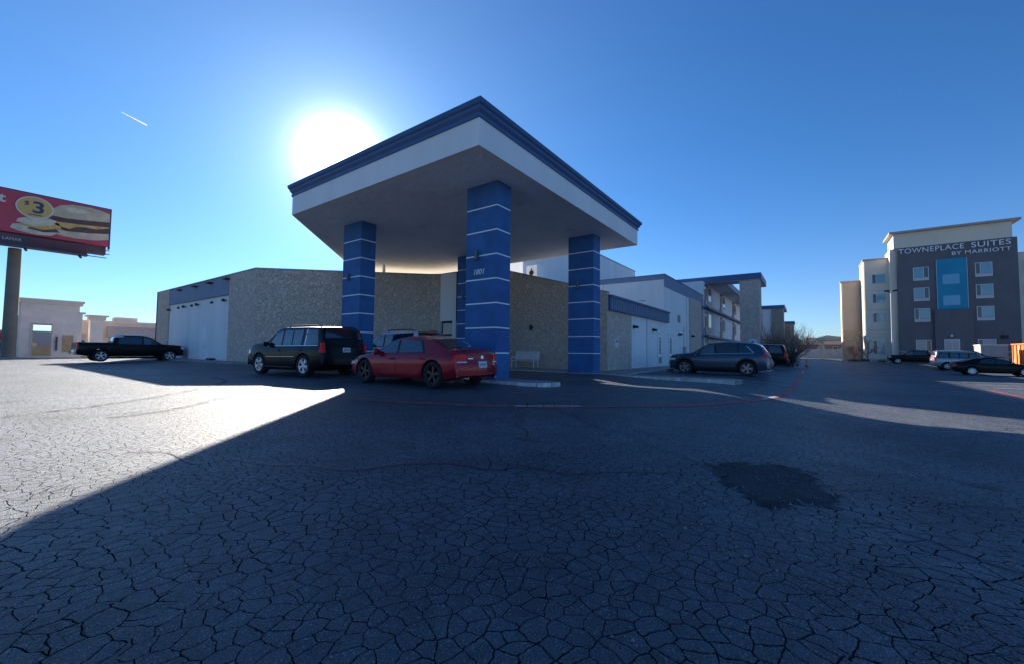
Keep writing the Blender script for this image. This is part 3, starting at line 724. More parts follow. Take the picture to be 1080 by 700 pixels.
mb = MB(); mb.grid(ribbon(redpts, .13, .008)); struct('fire_lane_line', mb, M_['red_paint'])
mb = MB()
for seg in ([(13.6,1.05),(15.3,.80)],[(36.5,.38),(41.5,.33)]): mb.grid(ribbon(seg, .10, .010))
for i in range(9):
    x = 20.6+i*2.75; mb.grid(ribbon([(x, .6),(x, 5.6)], .16, .012))
for i in range(14):
    x = 30+i*2.8; mb.grid(ribbon([(x,-7.3-(.02*(x-30))),(x,-12.6)], .16, .012))
for i in range(6):
    y = 44-i*0; 
for i in range(7):
    mb.grid(ribbon([(2.0,26+i*2.9),(6.6,26+i*2.9)], .09, .010)) if False else None
struct('parking_stripes', mb, M_['white_paint'])
mb = MB(); mb.grid(ribbon([(27.9,-6.6),(19,-6.5)], .12, .010)); struct('fire_lane_line', mb, M_['red_paint'])

FONT_CACHE = {}
def text_mesh(txt, size, ext=0.0, spacing=1.0, shear=0.0, align='LEFT', bold=0.0):
    cu = bpy.data.curves.new('lettering', 'FONT'); cu.body = txt; cu.size = size; cu.extrude = ext; cu.space_character = spacing; cu.shear = shear; cu.align_x = align; cu.offset = bold
    o = bpy.data.objects.new('t', cu); COL.objects.link(o); dg = bpy.context.evaluated_depsgraph_get()
    me = bpy.data.meshes.new_from_object(o.evaluated_get(dg)); bpy.data.objects.remove(o); return me
def text(name, txt, size, mt, M4, parent=None, ext=0., sx=1.0, xf=None, **k):
    me = text_mesh(txt, size, ext, **k); me.materials.clear(); me.materials.append(mt)
    off = Vector((0,0,0)); q = parent
    while q is not None: off += q.location; q = q.parent
    for v in me.vertices:
        p = Vector((v.co.x*sx, v.co.y, v.co.z)); p = M4 @ p; v.co = (xf(p) if xf else p)-off
    me.name = name; return put(name, me, parent)
# fire lane lettering, read from the lane side
d = Vector((7.79-6.89, 3.72-4.76, 0)); ln = d.length; d.normalize(); n_ = Vector((-d.y, d.x, 0))
M4 = Matrix((d, n_, Vector((0,0,1)))).transposed().to_4x4(); M4.translation = Vector((6.80, 4.83, 0))-n_*.06
o = text('fire_lane_lettering', 'FIRE LANE NO PARKING', .155, M_['white_band'], M4, sx=.80, xf=lambda p: Vector((p.x, p.y, gz(p.x,p.y)+.014)), bold=.004)
o['kind'] = 'structure'

# coarse patch in the asphalt
rp = random.Random(3); base = [(4.66,.92),(4.95,.80),(5.30,.46),(5.46,.20),(5.20,-.08),(4.85,-.10),(4.45,-.20),(4.10,-.24),(3.92,-.12),(3.80,.05),(3.55,.20),(3.62,.36),(3.80,.50),(4.00,.66),(4.25,.74)]
out = []
sp_ = spline(base+[base[0]], 7)[:-1]
for p in sp_: out.append((p[0]+rp.uniform(-.035,.035), p[1]+rp.uniform(-.035,.035)))
c0 = (4.45,.35); mb = MB(); vs = [(c0[0], c0[1], gz(*c0)+.008)]; 
for f_ in (.5,1.0):
    for p in out: x, y = lerp(c0[0],p[0],f_), lerp(c0[1],p[1],f_); vs.append((x, y, gz(x,y)+(.010 if f_ < 1 else .003)))
n = len(out); fs = [(0,1+i,1+(i+1)%n) for i in range(n)]+[(1+i,1+n+i,1+n+(i+1)%n,1+(i+1)%n) for i in range(n)]
mb.add(vs, fs); po_ = struct('asphalt_patch', mb, M_['patch'])
at_ = po_.data.attributes.new('rim', 'FLOAT', 'POINT'); at_.data.foreach_set('value', [0.0]+[.5]*n+[1.0]*n)
t_ = M_['patch'].node_tree; an = t_.nodes.new('ShaderNodeAttribute'); an.attribute_name = 'rim'; nn = t_.nodes.new('ShaderNodeTexNoise'); nn.inputs['Scale'].default_value = 7; nn.inputs['Detail'].default_value = 6; nn.inputs['Roughness'].default_value = .7; cc = t_.nodes.new('ShaderNodeTexCoord'); t_.links.new(cc.outputs['Object'], nn.inputs['Vector'])
ma_ = t_.nodes.new('ShaderNodeMath'); ma_.operation = 'MULTIPLY_ADD'; t_.links.new(nn.outputs['Fac'], ma_.inputs[0]); ma_.inputs[1].default_value = 1.1; t_.links.new(an.outputs['Fac'], ma_.inputs[2])
mr_ = t_.nodes.new('ShaderNodeMapRange'); t_.links.new(ma_.outputs[0], mr_.inputs[0]); mr_.inputs[1].default_value = 1.26; mr_.inputs[2].default_value = 1.52; mr_.inputs[3].default_value = 1; mr_.inputs[4].default_value = 0; t_.links.new(mr_.outputs[0], t_.nodes['Principled BSDF'].inputs['Alpha'])

# kerbed islands and walks
def island(name, poly, z, mt='concrete', curb=True, lab=None):
    mb = MB(); ctr = Vector((sum(p[0] for p in poly)/len(poly), sum(p[1] for p in poly)/len(poly)))
    mb.prism(poly, lambda x,y: min(gz(x,y), 0)-.3, z); struct(name, mb, M_[mt])
    return poly
def kerb(pts, z, wd=.15, mt='curbpaint'):
    mb = MB()
    for a, b in zip(pts, pts[1:]):
        L = math.hypot(b[0]-a[0], b[1]-a[1]); n = max(1, int(L/2.4)); u = ((b[0]-a[0])/L, (b[1]-a[1])/L)
        for i in range(n):
            s0, s1 = L*i/n+.01, L*(i+1)/n-.01
            mb.obox((a[0]+u[0]*(s0+s1)/2, a[1]+u[1]*(s0+s1)/2), u, s1-s0, wd, min(gz(*a), gz(*b), 0)-.2, z+.006)
    struct('kerb', mb, M_[mt])
isl = [(10.1,7.1),(10.25,6.5),(10.6,6.22),(11.05,6.2),(11.35,6.5),(11.4,7.1),(11.4,18.6),(10.1,18.6)]
island('column_island', isl, .18); kerb([(10.12,9.0),(10.12,7.1),(10.27,6.52),(10.62,6.25),(11.05,6.22)], .18, .13)
wk = [(17.65,17.6),(17.65,9.2),(18.0,7.7),(17.4,6.3),(17.2,4.1),(17.15,2.15),(18.3,2.1),(18.4,6.5),(20.4,6.9),(46.9,6.9),(46.9,8.96),(21.3,8.96),(21.3,17.6)]
island('walkway', wk, .12); kerb([(17.67,16.6),(17.67,9.2),(17.98,7.72),(17.42,6.33),(17.22,4.1),(17.18,2.2)], .12)
kerb([(18.5,6.78),(20.4,6.98),(46.8,6.98)], .12)
island('walkway', [(18.45,19.1),(18.15,19.72),(10.83,27.2),(10.83,47.3),(9.7,47.3),(9.7,27.0),(17.3,19.3),(17.3,17.7),(18.45,17.7)], .30)
kerb([(9.78,47.3),(9.78,26.9),(17.3,19.2)], .30, mt='concrete')
for i, (x, y) in enumerate(((24.4,6.5),(27.2,6.5),(30.1,6.5))):
    mb = MB(); mb.box(x-.9, x+.9, y-.08, y+.08, gz(x,y)-.02, gz(x,y)+.13); o = struct('wheel_stop', mb, M_['concrete']); o['kind'] = 'structure'

# ------------------------------------------------------------------ entrance canopy
KZ = lambda z: CAM_Z+.9*(z-CAM_Z)
ZS, ZC, ZT = 6.727, 7.508, 7.927
Np, Rp, Bp, Mp, Lp = (8.27,7.18),(21.09,7.18),(21.09,22.9),(17.35,26.6),(8.27,17.53)
FOOT = [Np, Rp, Bp, Mp, Lp]
def offset_poly(poly, d):
    n = len(poly); out = []
    for i in range(n):
        p0 = Vector(poly[i-1]); p1 = Vector(poly[i]); p2 = Vector(poly[(i+1)%n])
        e1 = (p1-p0).normalized(); e2 = (p2-p1).normalized(); n1 = Vector((e1.y,-e1.x)); n2 = Vector((e2.y,-e2.x))
        b = (n1+n2).normalized(); out.append(tuple(p1+b*(d/max(.3, b.dot(n1)))))
    return out
can = thing('entrance_canopy', 'tall flat-roofed drive-through canopy with pale fascia, dark blue cornice and four blue banded columns', 'canopy', (14.5,12.5,0))
def ring_band(poly_outs, zs):
    """closed moulding: list of (offset, z)"""
    mb = MB(); rings = [offset_poly(FOOT, o_) for o_, _ in poly_outs]; n = len(FOOT)
    rows = [[(*r[i % n], poly_outs[k][1]) for i in range(n+1)] for k, r in enumerate(rings)]
    mb.grid([r for r in rows]); return mb
mb = ring_band([(-.30,ZS+.03),(-.30,ZS-.0),(0,ZS),(0,ZC)], None); part('fascia', mb, M_['stucco_fascia'], can, fix=False)
cr = [(-.02,ZC),(.045,ZC+.002),(.045,ZC+.075),(.02,ZC+.09),(.03,ZC+.12),(.10,ZC+.20),(.125,ZC+.26),(.125,ZC+.285),(.15,ZC+.29),(.185,ZC+.33),(.185,ZT-.02)]
part('cornice', ring_band(cr, None), M_['blue_trim'], can)
part('roof_edge', ring_band([(.185,ZT-.02),(.20,ZT-.015),(.20,ZT+.012),(.12,ZT+.014),(-.2,ZT-.0)], None), M_['metal'], can)
mb = MB(); q = offset_poly(FOOT, -.28); mb.poly([(*p, ZS+.012) for p in q[::-1]]); part('soffit', mb, M_['soffit'], can)
mb = MB(); q = offset_poly(FOOT, -.1); mb.prism(q, ZT-.12, ZT-.04); part('roof', mb, M_['roofing'], can)
def ds(x, y): return (x*.9, y*.9)
for x, y in (ds(13.86,15.73), ds(13.95,9.78), ds(18.49,9.8), ds(18.19,20.0)):
    mb = MB(); mb.lathe([(.001,0),(.10,0),(.105,-.008),(.17,-.012),(.19,-.004),(.19,.012)], 'z', 24, (x, y, ZS)); o = part('downlight', mb, M_['white_metal'], can, 40)
    mb = MB(); mb.lathe([(.001,-.004),(.085,-.004),(.10,-.002)], 'z', 20, (x, y, ZS)); part('lens', mb, M_['lens'], o, 40)
BW, BV, BS, BZ = .75, 1.343, .81, .248
def column(x, y, num=False, lampface=True):
    c = None; mb = MB()
    g_ = .010
    mb.box(x+g_, x+BW-g_, y+g_, y+BV-g_, BZ-.12, ZS+.02)
    c = part('column', mb, M_['column'], can)
    for k in range(8):       # stucco courses between the white grooves
        q = MB(); z0 = BZ+k*BS+(.022 if k else -.10); z1 = BZ+(k+1)*BS-.022 if k < 7 else ZS+.01
        q.box(x, x+BW, y, y+BV, z0, z1); part('stucco_course', q, M_['column'], c)
    for k in range(1, 8):
        q = MB(); z = BZ+k*BS; q.box(x+.004, x+BW-.004, y+.004, y+BV-.004, z-.0215, z+.0215); part('white_band', q, M_['white_band'], c)
    # cylinder up-down sconce
    yy = y+BV*.60; zz = BZ+5*BS+.02
    q = MB(); q.cyl((x-.10, yy, zz-.17), (x-.10, yy, zz+.15), .062, n=14); q.box(x-.06, x, yy-.035, yy+.035, zz-.05, zz+.05); part('sconce', q, M_['sconce'], c, 40)
    if num:
        mm = Matrix((Vector((0,-1,0)), Vector((0,0,1)), Vector((-1,0,0)))).transposed().to_4x4(); mm.translation = Vector((x-.012, y+BV*.76, BZ+4.22*BS))
        me = text('street_number', '1801', .26, M_['white_band'], mm, c, ext=.008, shear=.25)
column(10.40, 8.19, True); column(10.39, 15.73); column(17.87, 8.20); column(17.92, 15.77)
q = MB(); q.cyl((16.9,22.9,5.9),(16.9,22.9,ZS),.10, n=10); part('support_post', q, M_['stucco_fascia'], can, 40)

# ------------------------------------------------------------------ lobby building (flagstone wing behind the canopy)
lob = thing('lobby_building', 'single-storey flagstone building with angled wall behind the canopy and white panelled bay at left', 'building', (16,26,0))
SL = .82; LX, LY, LZ = 10.83, 27.2, 5.96; Z0 = -.2
f82 = lambda z: CAM_Z+.82*(z-CAM_Z)
P0, P1_, P2_, P3_, P4_ = (LX,47.3),(LX,LY),(18.15,19.70),(18.45,19.1),(18.45,17.7)
def wallseg(nm, a, b, z0, z1, mt, t=.3, side=-1, par=lob, lab=None):
    mb = MB(); mb.seg(a, b, t, z0, z1, side); return part(nm, mb, M_[mt], par, label=lab)
wallseg('stone_wall', (LX,47.3),(LX,43.85), Z0, LZ, 'stone', side=1)
wallseg('stone_wall', (LX,31.15),(LX,LY+.0), Z0, LZ, 'stone', side=1)
wallseg('stone_wall', (LX+.002,LY-.002),(18.15,19.70), Z0, LZ, 'stone', side=1)
wallseg('stone_wall', (18.152,19.698),(18.45,19.1), Z0, LZ, 'stone', side=1)
wallseg('stucco_wall', (LX+.10,43.85),(LX+.10,31.15), Z0, f82(5.46), 'stucco_white', side=1)
wallseg('blue_fascia', (LX+.03,43.85),(LX+.03,31.15), f82(5.46)-.02, LZ-.05, 'blue_band', side=1)
wallseg('fascia_drip', (LX+.01,43.85),(LX+.01,31.15), f82(5.46)-.05, f82(5.46), 'dark_metal', t=.1, side=1)
wallseg('stucco_wall', (18.452,19.098),(18.452,17.7), 2.95, LZ, 'stucco_white', side=1)
wallseg('stucco_wall', (18.452,19.098),(18.452,18.95), Z0, 2.95, 'stone', side=1)
wallseg('stucco_wall', (18.45,17.7),(20.9,17.7), Z0, LZ, 'stucco_white', side=1)
# glazed entrance
gl = MB(); gl.box(18.50,18.58,17.75,18.95,.30,2.95); ed = part('entrance_door', gl, M_['dark_metal'], lob)
for (ya, yb, za, zb_) in ((17.85,18.85,2.15,2.80),(17.85,18.85,.75,2.02)):
    q = MB(); q.box(18.485,18.50,ya,yb,za,zb_); part('glass_pane', q, M_['door_glass'] if za > 2 else M_['glass'], ed)
q = MB(); q.cyl((18.44,18.0,1.0),(18.44,18.0,1.5),.015,n=8); part('pull_handle', q, M_['metal'], ed)
# coping and roof
def coping(a, b, z, par, w_=.34, mt='metal', side=1, out=.03):
    d = Vector((b[0]-a[0], b[1]-a[1])).normalized(); n = Vector((-d.y, d.x))*side
    a2 = (a[0]-n.x*out, a[1]-n.y*out); b2 = (b[0]-n.x*out, b[1]-n.y*out)
    mb = MB(); mb.seg(a2, b2, w_+out, z, z+.05, side); return part('coping', mb, M_[mt], par)
for a, b in (((LX,47.3),(LX,LY)),((LX,LY),(18.15,19.7)),((18.15,19.7),(18.45,19.1)),((18.45,19.1),(18.45,17.7)),((18.45,17.7),(20.9,17.7))): coping(a, b, LZ+.001*len(a), lob)
mb = MB(); mb.prism([(LX+.31,47),(LX+.31,LY+.2),(18.5,20.0),(18.8,19.2),(18.8,18.05),(27,18.05),(27,47)], LZ-.30, LZ-.12); part('roof', mb, M_['roofing'], lob)
mb = MB(); mb.box(LX, 27, 47.0, 47.3, Z0, LZ-.01); mb.box(26.7, 27, 18.1, 46.99, Z0, LZ-.01); part('rear_wall', mb, M_['stucco_white'], lob)
# lamps, door and vents on the white bay
K82 = .82/.9
for y, z in ((43.65,4.53),(39.9,4.6),(37.0,4.6),(31.9,4.6)):
    q = MB(); z2 = f82((z-CAM_Z)/.9+CAM_Z); yy = y
    q.cyl((LX+.10, yy, z2),(LX-.06, yy, z2),.04,n=10); q.box(LX-.15, LX-.02, yy-.12, yy+.12, z2-.08, z2+.10); part('flood_lamp', q, M_['black'], lob, 40)
for y in (41.5,38.4,34.3):
    q = MB(); z2 = f82((4.6-CAM_Z)/.9+CAM_Z); q.box(LX-.01, LX+.10, y-.06, y+.06, z2-.06, z2+.1); q.cyl((LX,y,z2),(LX-.06,y,z2-.04),.04,.05,n=8); part('security_camera', q, M_['dark_metal'], lob, 40)
q = MB(); q.box(LX+.03, LX+.12, 35.1, 36.2, Z0, 2.55); dr_ = part('side_door', q, M_['door_white'], lob, label='plain flush white door in the white bay')
q = MB(); q.box(LX+.05, LX+.13, 35.02, 35.1, Z0, 2.63); q.box(LX+.05, LX+.13, 36.2, 36.28, Z0, 2.63); q.box(LX+.05, LX+.13, 35.1, 36.2, 2.55, 2.63); part('door_frame', q, M_['stucco_white'], dr_)
q = MB(); q.cyl((LX+.03,35.25,1.2),(LX-.03,35.25,1.2),.03,n=8); part('handle', q, M_['metal'], dr_)
q = MB(); q.box(LX-.25, LX+.08, 33.3, 34.0, .30, .42); part('door_mat_block', q, M_['black'], lob)
for y in (41.0,37.5,34.5,31.4):
    q = MB(); q.box(LX-.30, LX+.02, y-.35, y+.35, LZ-.30, LZ-.24); part('roof_scupper', q, M_['dark_metal'], lob)
for y in (31.15+3.17*i for i in range(1,4)):
    q = MB(); q.box(LX+.096, LX+.10, y-.006, y+.006, .3, f82(5.46)-.06); part('control_joint', q, M_['stucco_fascia'], lob)

# ------------------------------------------------------------------ low stone and white wing right of the canopy
lw = thing('service_wing', 'low white wing with raked flagstone end, blue ribbed awning and two half-glazed doors', 'building', (26,10,0))
YW = 8.96; RX = 21.3
prof = [(17.7,-.2),(YW,-.2),(YW,4.39),(16.2,6.40),(17.7,6.40)]
mb = MB(); n = len(prof); mb.add([(RX,y,z) for y,z in prof]+[(RX+.3,y,z) for y,z in prof], [tuple(range(n-1,-1,-1)), tuple(range(n,2*n))]+[(i,(i+1)%n,n+(i+1)%n,n+i) for i in range(n)])
part('stone_wall', mb, M_['stone'], lw, fix=True, label='flagstone wall with raking top behind the bench')
mb = MB(); pc = [(YW-.02,4.40),(16.2,6.41),(17.7,6.41)]
mb.grid([[(RX-.04,y,z) for y,z in pc],[(RX-.04,y,z+.06) for y,z in pc],[(RX+.34,y,z+.06) for y,z in pc],[(RX+.34,y,z) for y,z in pc]]); part('coping', mb, M_['metal'], lw, fix=True)
wallseg('stone_wall', (RX+.301,YW),(25.15,YW), Z0, 4.34, 'stone', side=1, par=lw)
wallseg('stucco_wall', (25.152,YW+.03),(32.5,YW+.03), Z0, 4.34, 'stucco_white', side=1, par=lw)
mb = MB(); mb.add([(RX+.3,YW+.31,4.2),(32.5,YW+.31,4.2),(32.5,16.2,6.2),(RX+.3,16.2,6.2)], [(0,1,2,3)]); mb.box(RX+.3,32.5,16.2,18.0,6.0,6.2); part('roof', mb, M_['roofing'], lw)
q = MB(); q.box(21.45,33.18,YW-.12,YW-.005,3.50,4.16); q.box(21.40,33.22,YW-.26,YW-.004,4.16,4.27); q.box(21.40,33.22,YW-.20,YW-.004,3.43,3.50)
aw = part('awning', q, M_['blue_trim'], lw, label='slate blue ribbed awning band')
for i in range(36):
    x = 21.5+i*.328; q = MB(); q.box(x,x+.17,YW-.19,YW-.121,3.50,4.16); part('seam_rib', q, M_['blue_band'], aw)
def wall_light(x, y, z, par):
    q = MB(); q.box(x-.10, x+.10, y-.05, y, z-.10, z+.10); q.add([(x-.16,y-.05,z+.10),(x+.16,y-.05,z+.10),(x+.16,y-.30,z+.04),(x-.16,y-.30,z+.04),(x-.16,y-.05,z-.08),(x+.16,y-.05,z-.08),(x+.16,y-.26,z-.10),(x-.16,y-.26,z-.10)], [(0,1,2,3),(4,7,6,5),(0,3,7,4),(1,5,6,2),(3,2,6,7),(0,4,5,1)]); return part('wall_light', q, M_['black'], par)
def half_door(x0, x1, y, z1, par):
    q = MB(); q.box(x0, x1, y-.03, y+.02, .2, z1); d = part('door', q, M_['door_white'], par)
    q = MB(); t = .07; q.box(x0-t, x0, y-.05, y+.02, .2, z1+t); q.box(x1, x1+t, y-.05, y+.02, .2, z1+t); q.box(x0, x1, y-.05, y+.02, z1, z1+t); part('door_frame', q, M_['white_metal'], d)
    w_ = x1-x0; q = MB(); q.box(x0+w_*.28, x0+w_*.62, y-.036, y-.03, 1.05, z1-.22); part('glass_pane', q, M_['door_glass'], d)
    for i in range(4):
        z = 1.05+(z1-1.27)*(i+.5)/4; q = MB(); q.box(x0+w_*.28, x0+w_*.62, y-.042, y-.037, z-.02, z+.02); part('glazing_bar', q, M_['white_metal'], d)
    q = MB(); q.box(x0+w_*.2, x0+w_*.8, y-.037, y-.03, .35, .80); part('lower_panel', q, M_['concrete'], d)
    q = MB(); q.cyl((x1-.12,y-.03,1.1),(x1-.12,y-.10,1.1),.03,n=8); part('handle', q, M_['metal'], d)
half_door(30.72, 31.9, YW+.03, 2.5, lw)
for x in (25.6,29.6): wall_light(x, YW+.03, 2.72, lw)
q = MB(); q.box(26.2,27.6,YW-.02,YW+.03,.45,1.0); part('meter_cover', q, M_['stucco_white'], lw)
q = MB(); q.box(22.42,22.93,YW-.015,YW,1.42,1.88); nt_ = part('notice', q, M_['paper'], lw, label='small white notice on the flagstone')
q = MB(); q.box(22.52,22.83,YW-.02,YW-.015,1.70,1.82); part('notice_print', q, M_['blue_band'], nt_)
q = MB(); q.cyl((RX,13.9,2.55),(RX-.12,13.9,2.55),.06,n=10); q.cyl((RX-.14,13.9,2.40),(RX-.14,13.9,2.72),.08,n=12); part('wall_light', q, M_['black'], lw, 40)
q = MB(); q.cyl((28.8,YW+.5,4.2),(28.8,YW+.5,4.75),.03,n=8); q.lathe([(.001,.02),(.22,-.04),(.25,.0),(.22,-.02)],'z',14,(28.8,YW+.5,4.78)); part('roof_dish', q, M_['white_metal'], lw)

# two-storey block
tb = thing('two_storey_block', 'white two-storey block with slate blue parapet band beside the awning', 'building', (39,15,0))
mb = MB(); mb.box(32.5,46.9,YW+.03,26,Z0,7.10); part('stucco_wall', mb, M_['stucco_white'], tb)
mb = MB(); mb.box(32.44,46.92,YW-.03,26.05,6.80,7.17); mb.box(32.44,46.92,YW-.03,YW+.02,6.25,6.80); part('parapet_band', mb, M_['blue_band'], tb)
mb = MB(); mb.box(32.40,46.96,YW-.07,26.09,7.17,7.21); part('coping', mb, M_['blue_trim'], tb)
mb = MB(); mb.box(40.6,45.4,YW-.12,YW+.028,Z0,6.25); part('stone_panel', mb, M_['stone'], tb)
mb = MB(); mb.box(45.45,46.85,YW-.06,YW+.028,Z0,6.25); part('blue_panel', mb, M_['blue_trim'], tb)
half_door(33.55, 35.0, YW+.03, 2.55, tb)
for x in (36.8,41.0): wall_light(x, YW+.03-(.15 if x > 40 else 0), 2.72, tb)
q = MB(); q.box(36.5,37.3,YW-.02,YW+.03,3.7,4.3); vn = part('wall_vent', q, M_['concrete'], tb)
for i in range(5): q = MB(); q.box(36.55,37.25,YW-.035,YW-.02,3.76+i*.1,3.82+i*.1); part('louvre', q, M_['metal'], vn)
# tall white hall
th = thing('main_hall', 'plain tall white flat-roofed volume rising behind the low flagstone wing', 'building', (42,24,0))
mb = MB(); mb.prism([(30.3,20.82),(60,20.82),(60,40),(43.25,40)],Z0,13.1); part('stucco_wall', mb, M_['stucco_white'], th)
mb = MB(); mb.prism([(30.16,20.76),(60.06,20.76),(60.06,40.06),(43.13,40.06)],13.1,13.25); part('coping', mb, M_['metal'], th)
mb = MB(); mb.box(30.4,60,20.79,20.82,9.6,9.67); part('belt_course', mb, M_['stucco_fascia'], th)
mb = MB(); mb.box(27.0,28.0,17.2,18.2,6.35,7.9); part('rooftop_unit', mb, M_['stucco_fascia'], th)
for y in (17.7,):
    mb = MB(); mb.cyl((26.97,y,7.3),(26.94,y,7.3),.2,n=18); mb.box(26.95,26.99,y-.03,y+.03,6.95,7.65); part('fan_grille', mb, M_['dark_metal'], th)

# ------------------------------------------------------------------ three-storey guest wing
gw = thing('guest_wing', 'three-storey guest wing with white corridor walls, stone end pier and blue flat roof', 'building', (60,12,0))
mb = MB(); mb.box(46.92,140,YW+.03,20,Z0,8.75); part('stucco_wall', mb, M_['stucco_white'], gw)
mb = MB(); mb.box(48.4,51.0,3.75,20.2,8.752,9.38); mb.box(51.0,55,3.75,5.9,8.752,9.38); mb.box(51.0,141,7.25,20.2,8.752,9.38); part('roof', mb, M_['blue_trim'], gw)
mb = MB(); mb.box(48.5,50.9,3.85,20.1,8.72,8.75); mb.box(50.9,54.9,3.85,5.8,8.72,8.75); mb.box(50.9,82,7.35,YW+.03,8.72,8.75); part('soffit', mb, M_['stucco_fascia'], gw)
mb = MB(); mb.box(48.6,50.6,3.95,5.72,Z0,8.72); part('stone_pier', mb, M_['stone'], gw)
mb = MB(); mb.box(50.6,52.4,4.05,5.5,Z0,8.72); mb.cur = 1; mb.box(51.0,52.6,3.97,4.05,3.6,5.4); part('corner_pier', mb, [M_['stone'], M_['blue_trim']], gw)
q = MB(); q.box(48.45,48.6,4.2,4.95,.6,2.65); part('electrical_cabinet', q, M_['white_metal'], gw)
for z in (2.85,5.83):
    q = MB(); q.box(46.95,82,YW-.55,YW+.028,z,z+.22); part('walkway_slab', q, M_['blue_trim'], gw)
for k, x in enumerate((48.0,57.6,68.0,79)):
    for z0 in (.1,3.07,6.05):
        q = MB(); q.box(x,x+1.5,YW-.02,YW+.028,z0,z0+2.55); d = part('guest_door', q, M_['dark_metal'], gw)
        q = MB(); q.box(x+1.75,x+3.4,YW-.015,YW+.028,z0+.8,z0+2.4); wn = part('window', q, M_['white_metal'], gw)
        q = MB(); q.box(x+1.83,x+3.32,YW-.03,YW-.016,z0+.88,z0+2.32); part('pane', q, M_['glass'], wn)
        q = MB(); q.box(x-.5,x-.15,YW-.22,YW+.02,z0+.25,z0+.75); part('air_conditioner', q, M_['metal'], gw)
        q = MB(); q.box(x-.35,x-.15,YW-.15,YW+.02,z0+1.9,z0+2.2); part('wall_light', q, M_['white_metal'], gw)
gb = thing('rear_guest_wing', 'second stone and white guest wing end with blue parapet beyond the bare shrub', 'building', (88,6,0))
mb = MB(); mb.box(84.2,93,5.04,YW-.6,Z0,8.9); part('stucco_wall', mb, M_['stucco_white'], gb)
mb = MB(); mb.box(84,86,3.26,5.03,Z0,8.9); part('stone_pier', mb, M_['stone2'], gb)
mb = MB(); mb.box(83.8,93.1,3.1,YW-.5,8.9,9.45); part('roof', mb, M_['blue_trim'], gb)
gb = thing('far_guest_wing', 'farthest and smallest stone guest wing end with blue parapet', 'building', (127,5,0))
mb = MB(); mb.box(125,131,2.8,YW,Z0,8.7); part('stone_pier', mb, M_['stone2'], gb)
mb = MB(); mb.box(124.8,131.1,2.6,YW+.1,8.7,9.3); part('roof', mb, M_['blue_trim'], gb)

tm_ = bpy.data.materials.new('tyre_rubber_marks'); tm_.use_nodes = True; t_ = tm_.node_tree; p_ = t_.nodes['Principled BSDF']; p_.inputs['Base Color'].default_value = (.015,.016,.018,1); p_.inputs['Roughness'].default_value = .7
n_t = t_.nodes.new('ShaderNodeTexNoise'); n_t.inputs['Scale'].default_value = 5; n_t.inputs['Detail'].default_value = 6; c_t = t_.nodes.new('ShaderNodeTexCoord'); t_.links.new(c_t.outputs['Object'], n_t.inputs['Vector'])
r_t = t_.nodes.new('ShaderNodeMapRange'); t_.links.new(n_t.outputs['Fac'], r_t.inputs[0]); r_t.inputs[1].default_value = .40; r_t.inputs[2].default_value = .70; r_t.inputs[3].default_value = 0; r_t.inputs[4].default_value = .75; t_.links.new(r_t.outputs[0], p_.inputs['Alpha'])
mb = MB()
for arc in ([(.52,10.16),(1.56,10.76),(2.84,11.92),(4.54,14.12),(5.66,16.19),(6.02,18.75)], [(1.49,8.89),(2.47,9.33),(3.82,10.8),(5.0,12.03),(6.14,13.33)]):
    mb.grid(ribbon(spline(arc, 5), .20, .010))
struct('tyre_marks', mb, tm_)

q = MB(); q.cyl((28.2,YW-.03,.15),(28.2,YW-.03,3.42),.045,n=8); part('downpipe', q, M_['white_metal'], lw, 40)
q = MB(); q.cyl((39.6,YW-.02,.15),(39.6,YW-.02,6.2),.05,n=8); part('downpipe', q, M_['white_metal'], tb, 40)
q = MB(); q.box(38.2,38.8,YW-.10,YW+.03,1.0,1.7); part('meter_box', q, M_['metal'], tb)
q = MB(); q.cyl((38.5,YW-.02,1.7),(38.5,YW-.02,3.4),.03,n=8); part('conduit', q, M_['metal'], tb, 40)
for x in (36.0,43.0): q = MB(); q.box(x-.006,x+.006,YW+.024,YW+.0295,.2,6.25); part('control_joint', q, M_['concrete'], tb)
q = MB(); q.box(32.497,32.5,14.0,14.02,4.6,6.8); part('control_joint', q, M_['concrete'], tb)

# wandering tar-filled cracks, oil spots and loose grit on the lot
tar = mat('tar_seal', (.012,.012,.013), .45); rt = random.Random(5)
mb = MB()
for a0, a1 in (((2.0,-3.2),(7.5,5.2)),((5.6,-2.2),(1.2,5.8)),((8.5,-1.5),(13.5,-3.6)),((4.4,2.6),(9.6,8.4))):
    P = [a0]; k = 26
    for i in range(1, k+1):
        t = i/k; P.append((lerp(a0[0],a1[0],t)+rt.gauss(0,.07)+.25*math.sin(t*7+a0[0]), lerp(a0[1],a1[1],t)+rt.gauss(0,.07)+.2*math.sin(t*5+a0[1])))
    mb.grid(ribbon(spline(P, 4), .016, .007, .2))
struct('sealed_cracks', mb, tar)
oil = bpy.data.materials.new('oil_stain'); oil.use_nodes = True; t_ = oil.node_tree; p_ = t_.nodes['Principled BSDF']; p_.inputs['Base Color'].default_value = (.012,.012,.014,1); p_.inputs['Roughness'].default_value = .4
c_t = t_.nodes.new('ShaderNodeTexCoord'); n_t = t_.nodes.new('ShaderNodeTexNoise'); n_t.inputs['Scale'].default_value = 4; n_t.inputs['Detail'].default_value = 6; t_.links.new(c_t.outputs['Object'], n_t.inputs['Vector'])
a_t = t_.nodes.new('ShaderNodeAttribute'); a_t.attribute_name = 'rim'; m_t = t_.nodes.new('ShaderNodeMath'); m_t.operation = 'MULTIPLY_ADD'; t_.links.new(n_t.outputs['Fac'], m_t.inputs[0]); m_t.inputs[1].default_value = 1.0; t_.links.new(a_t.outputs['Fac'], m_t.inputs[2])
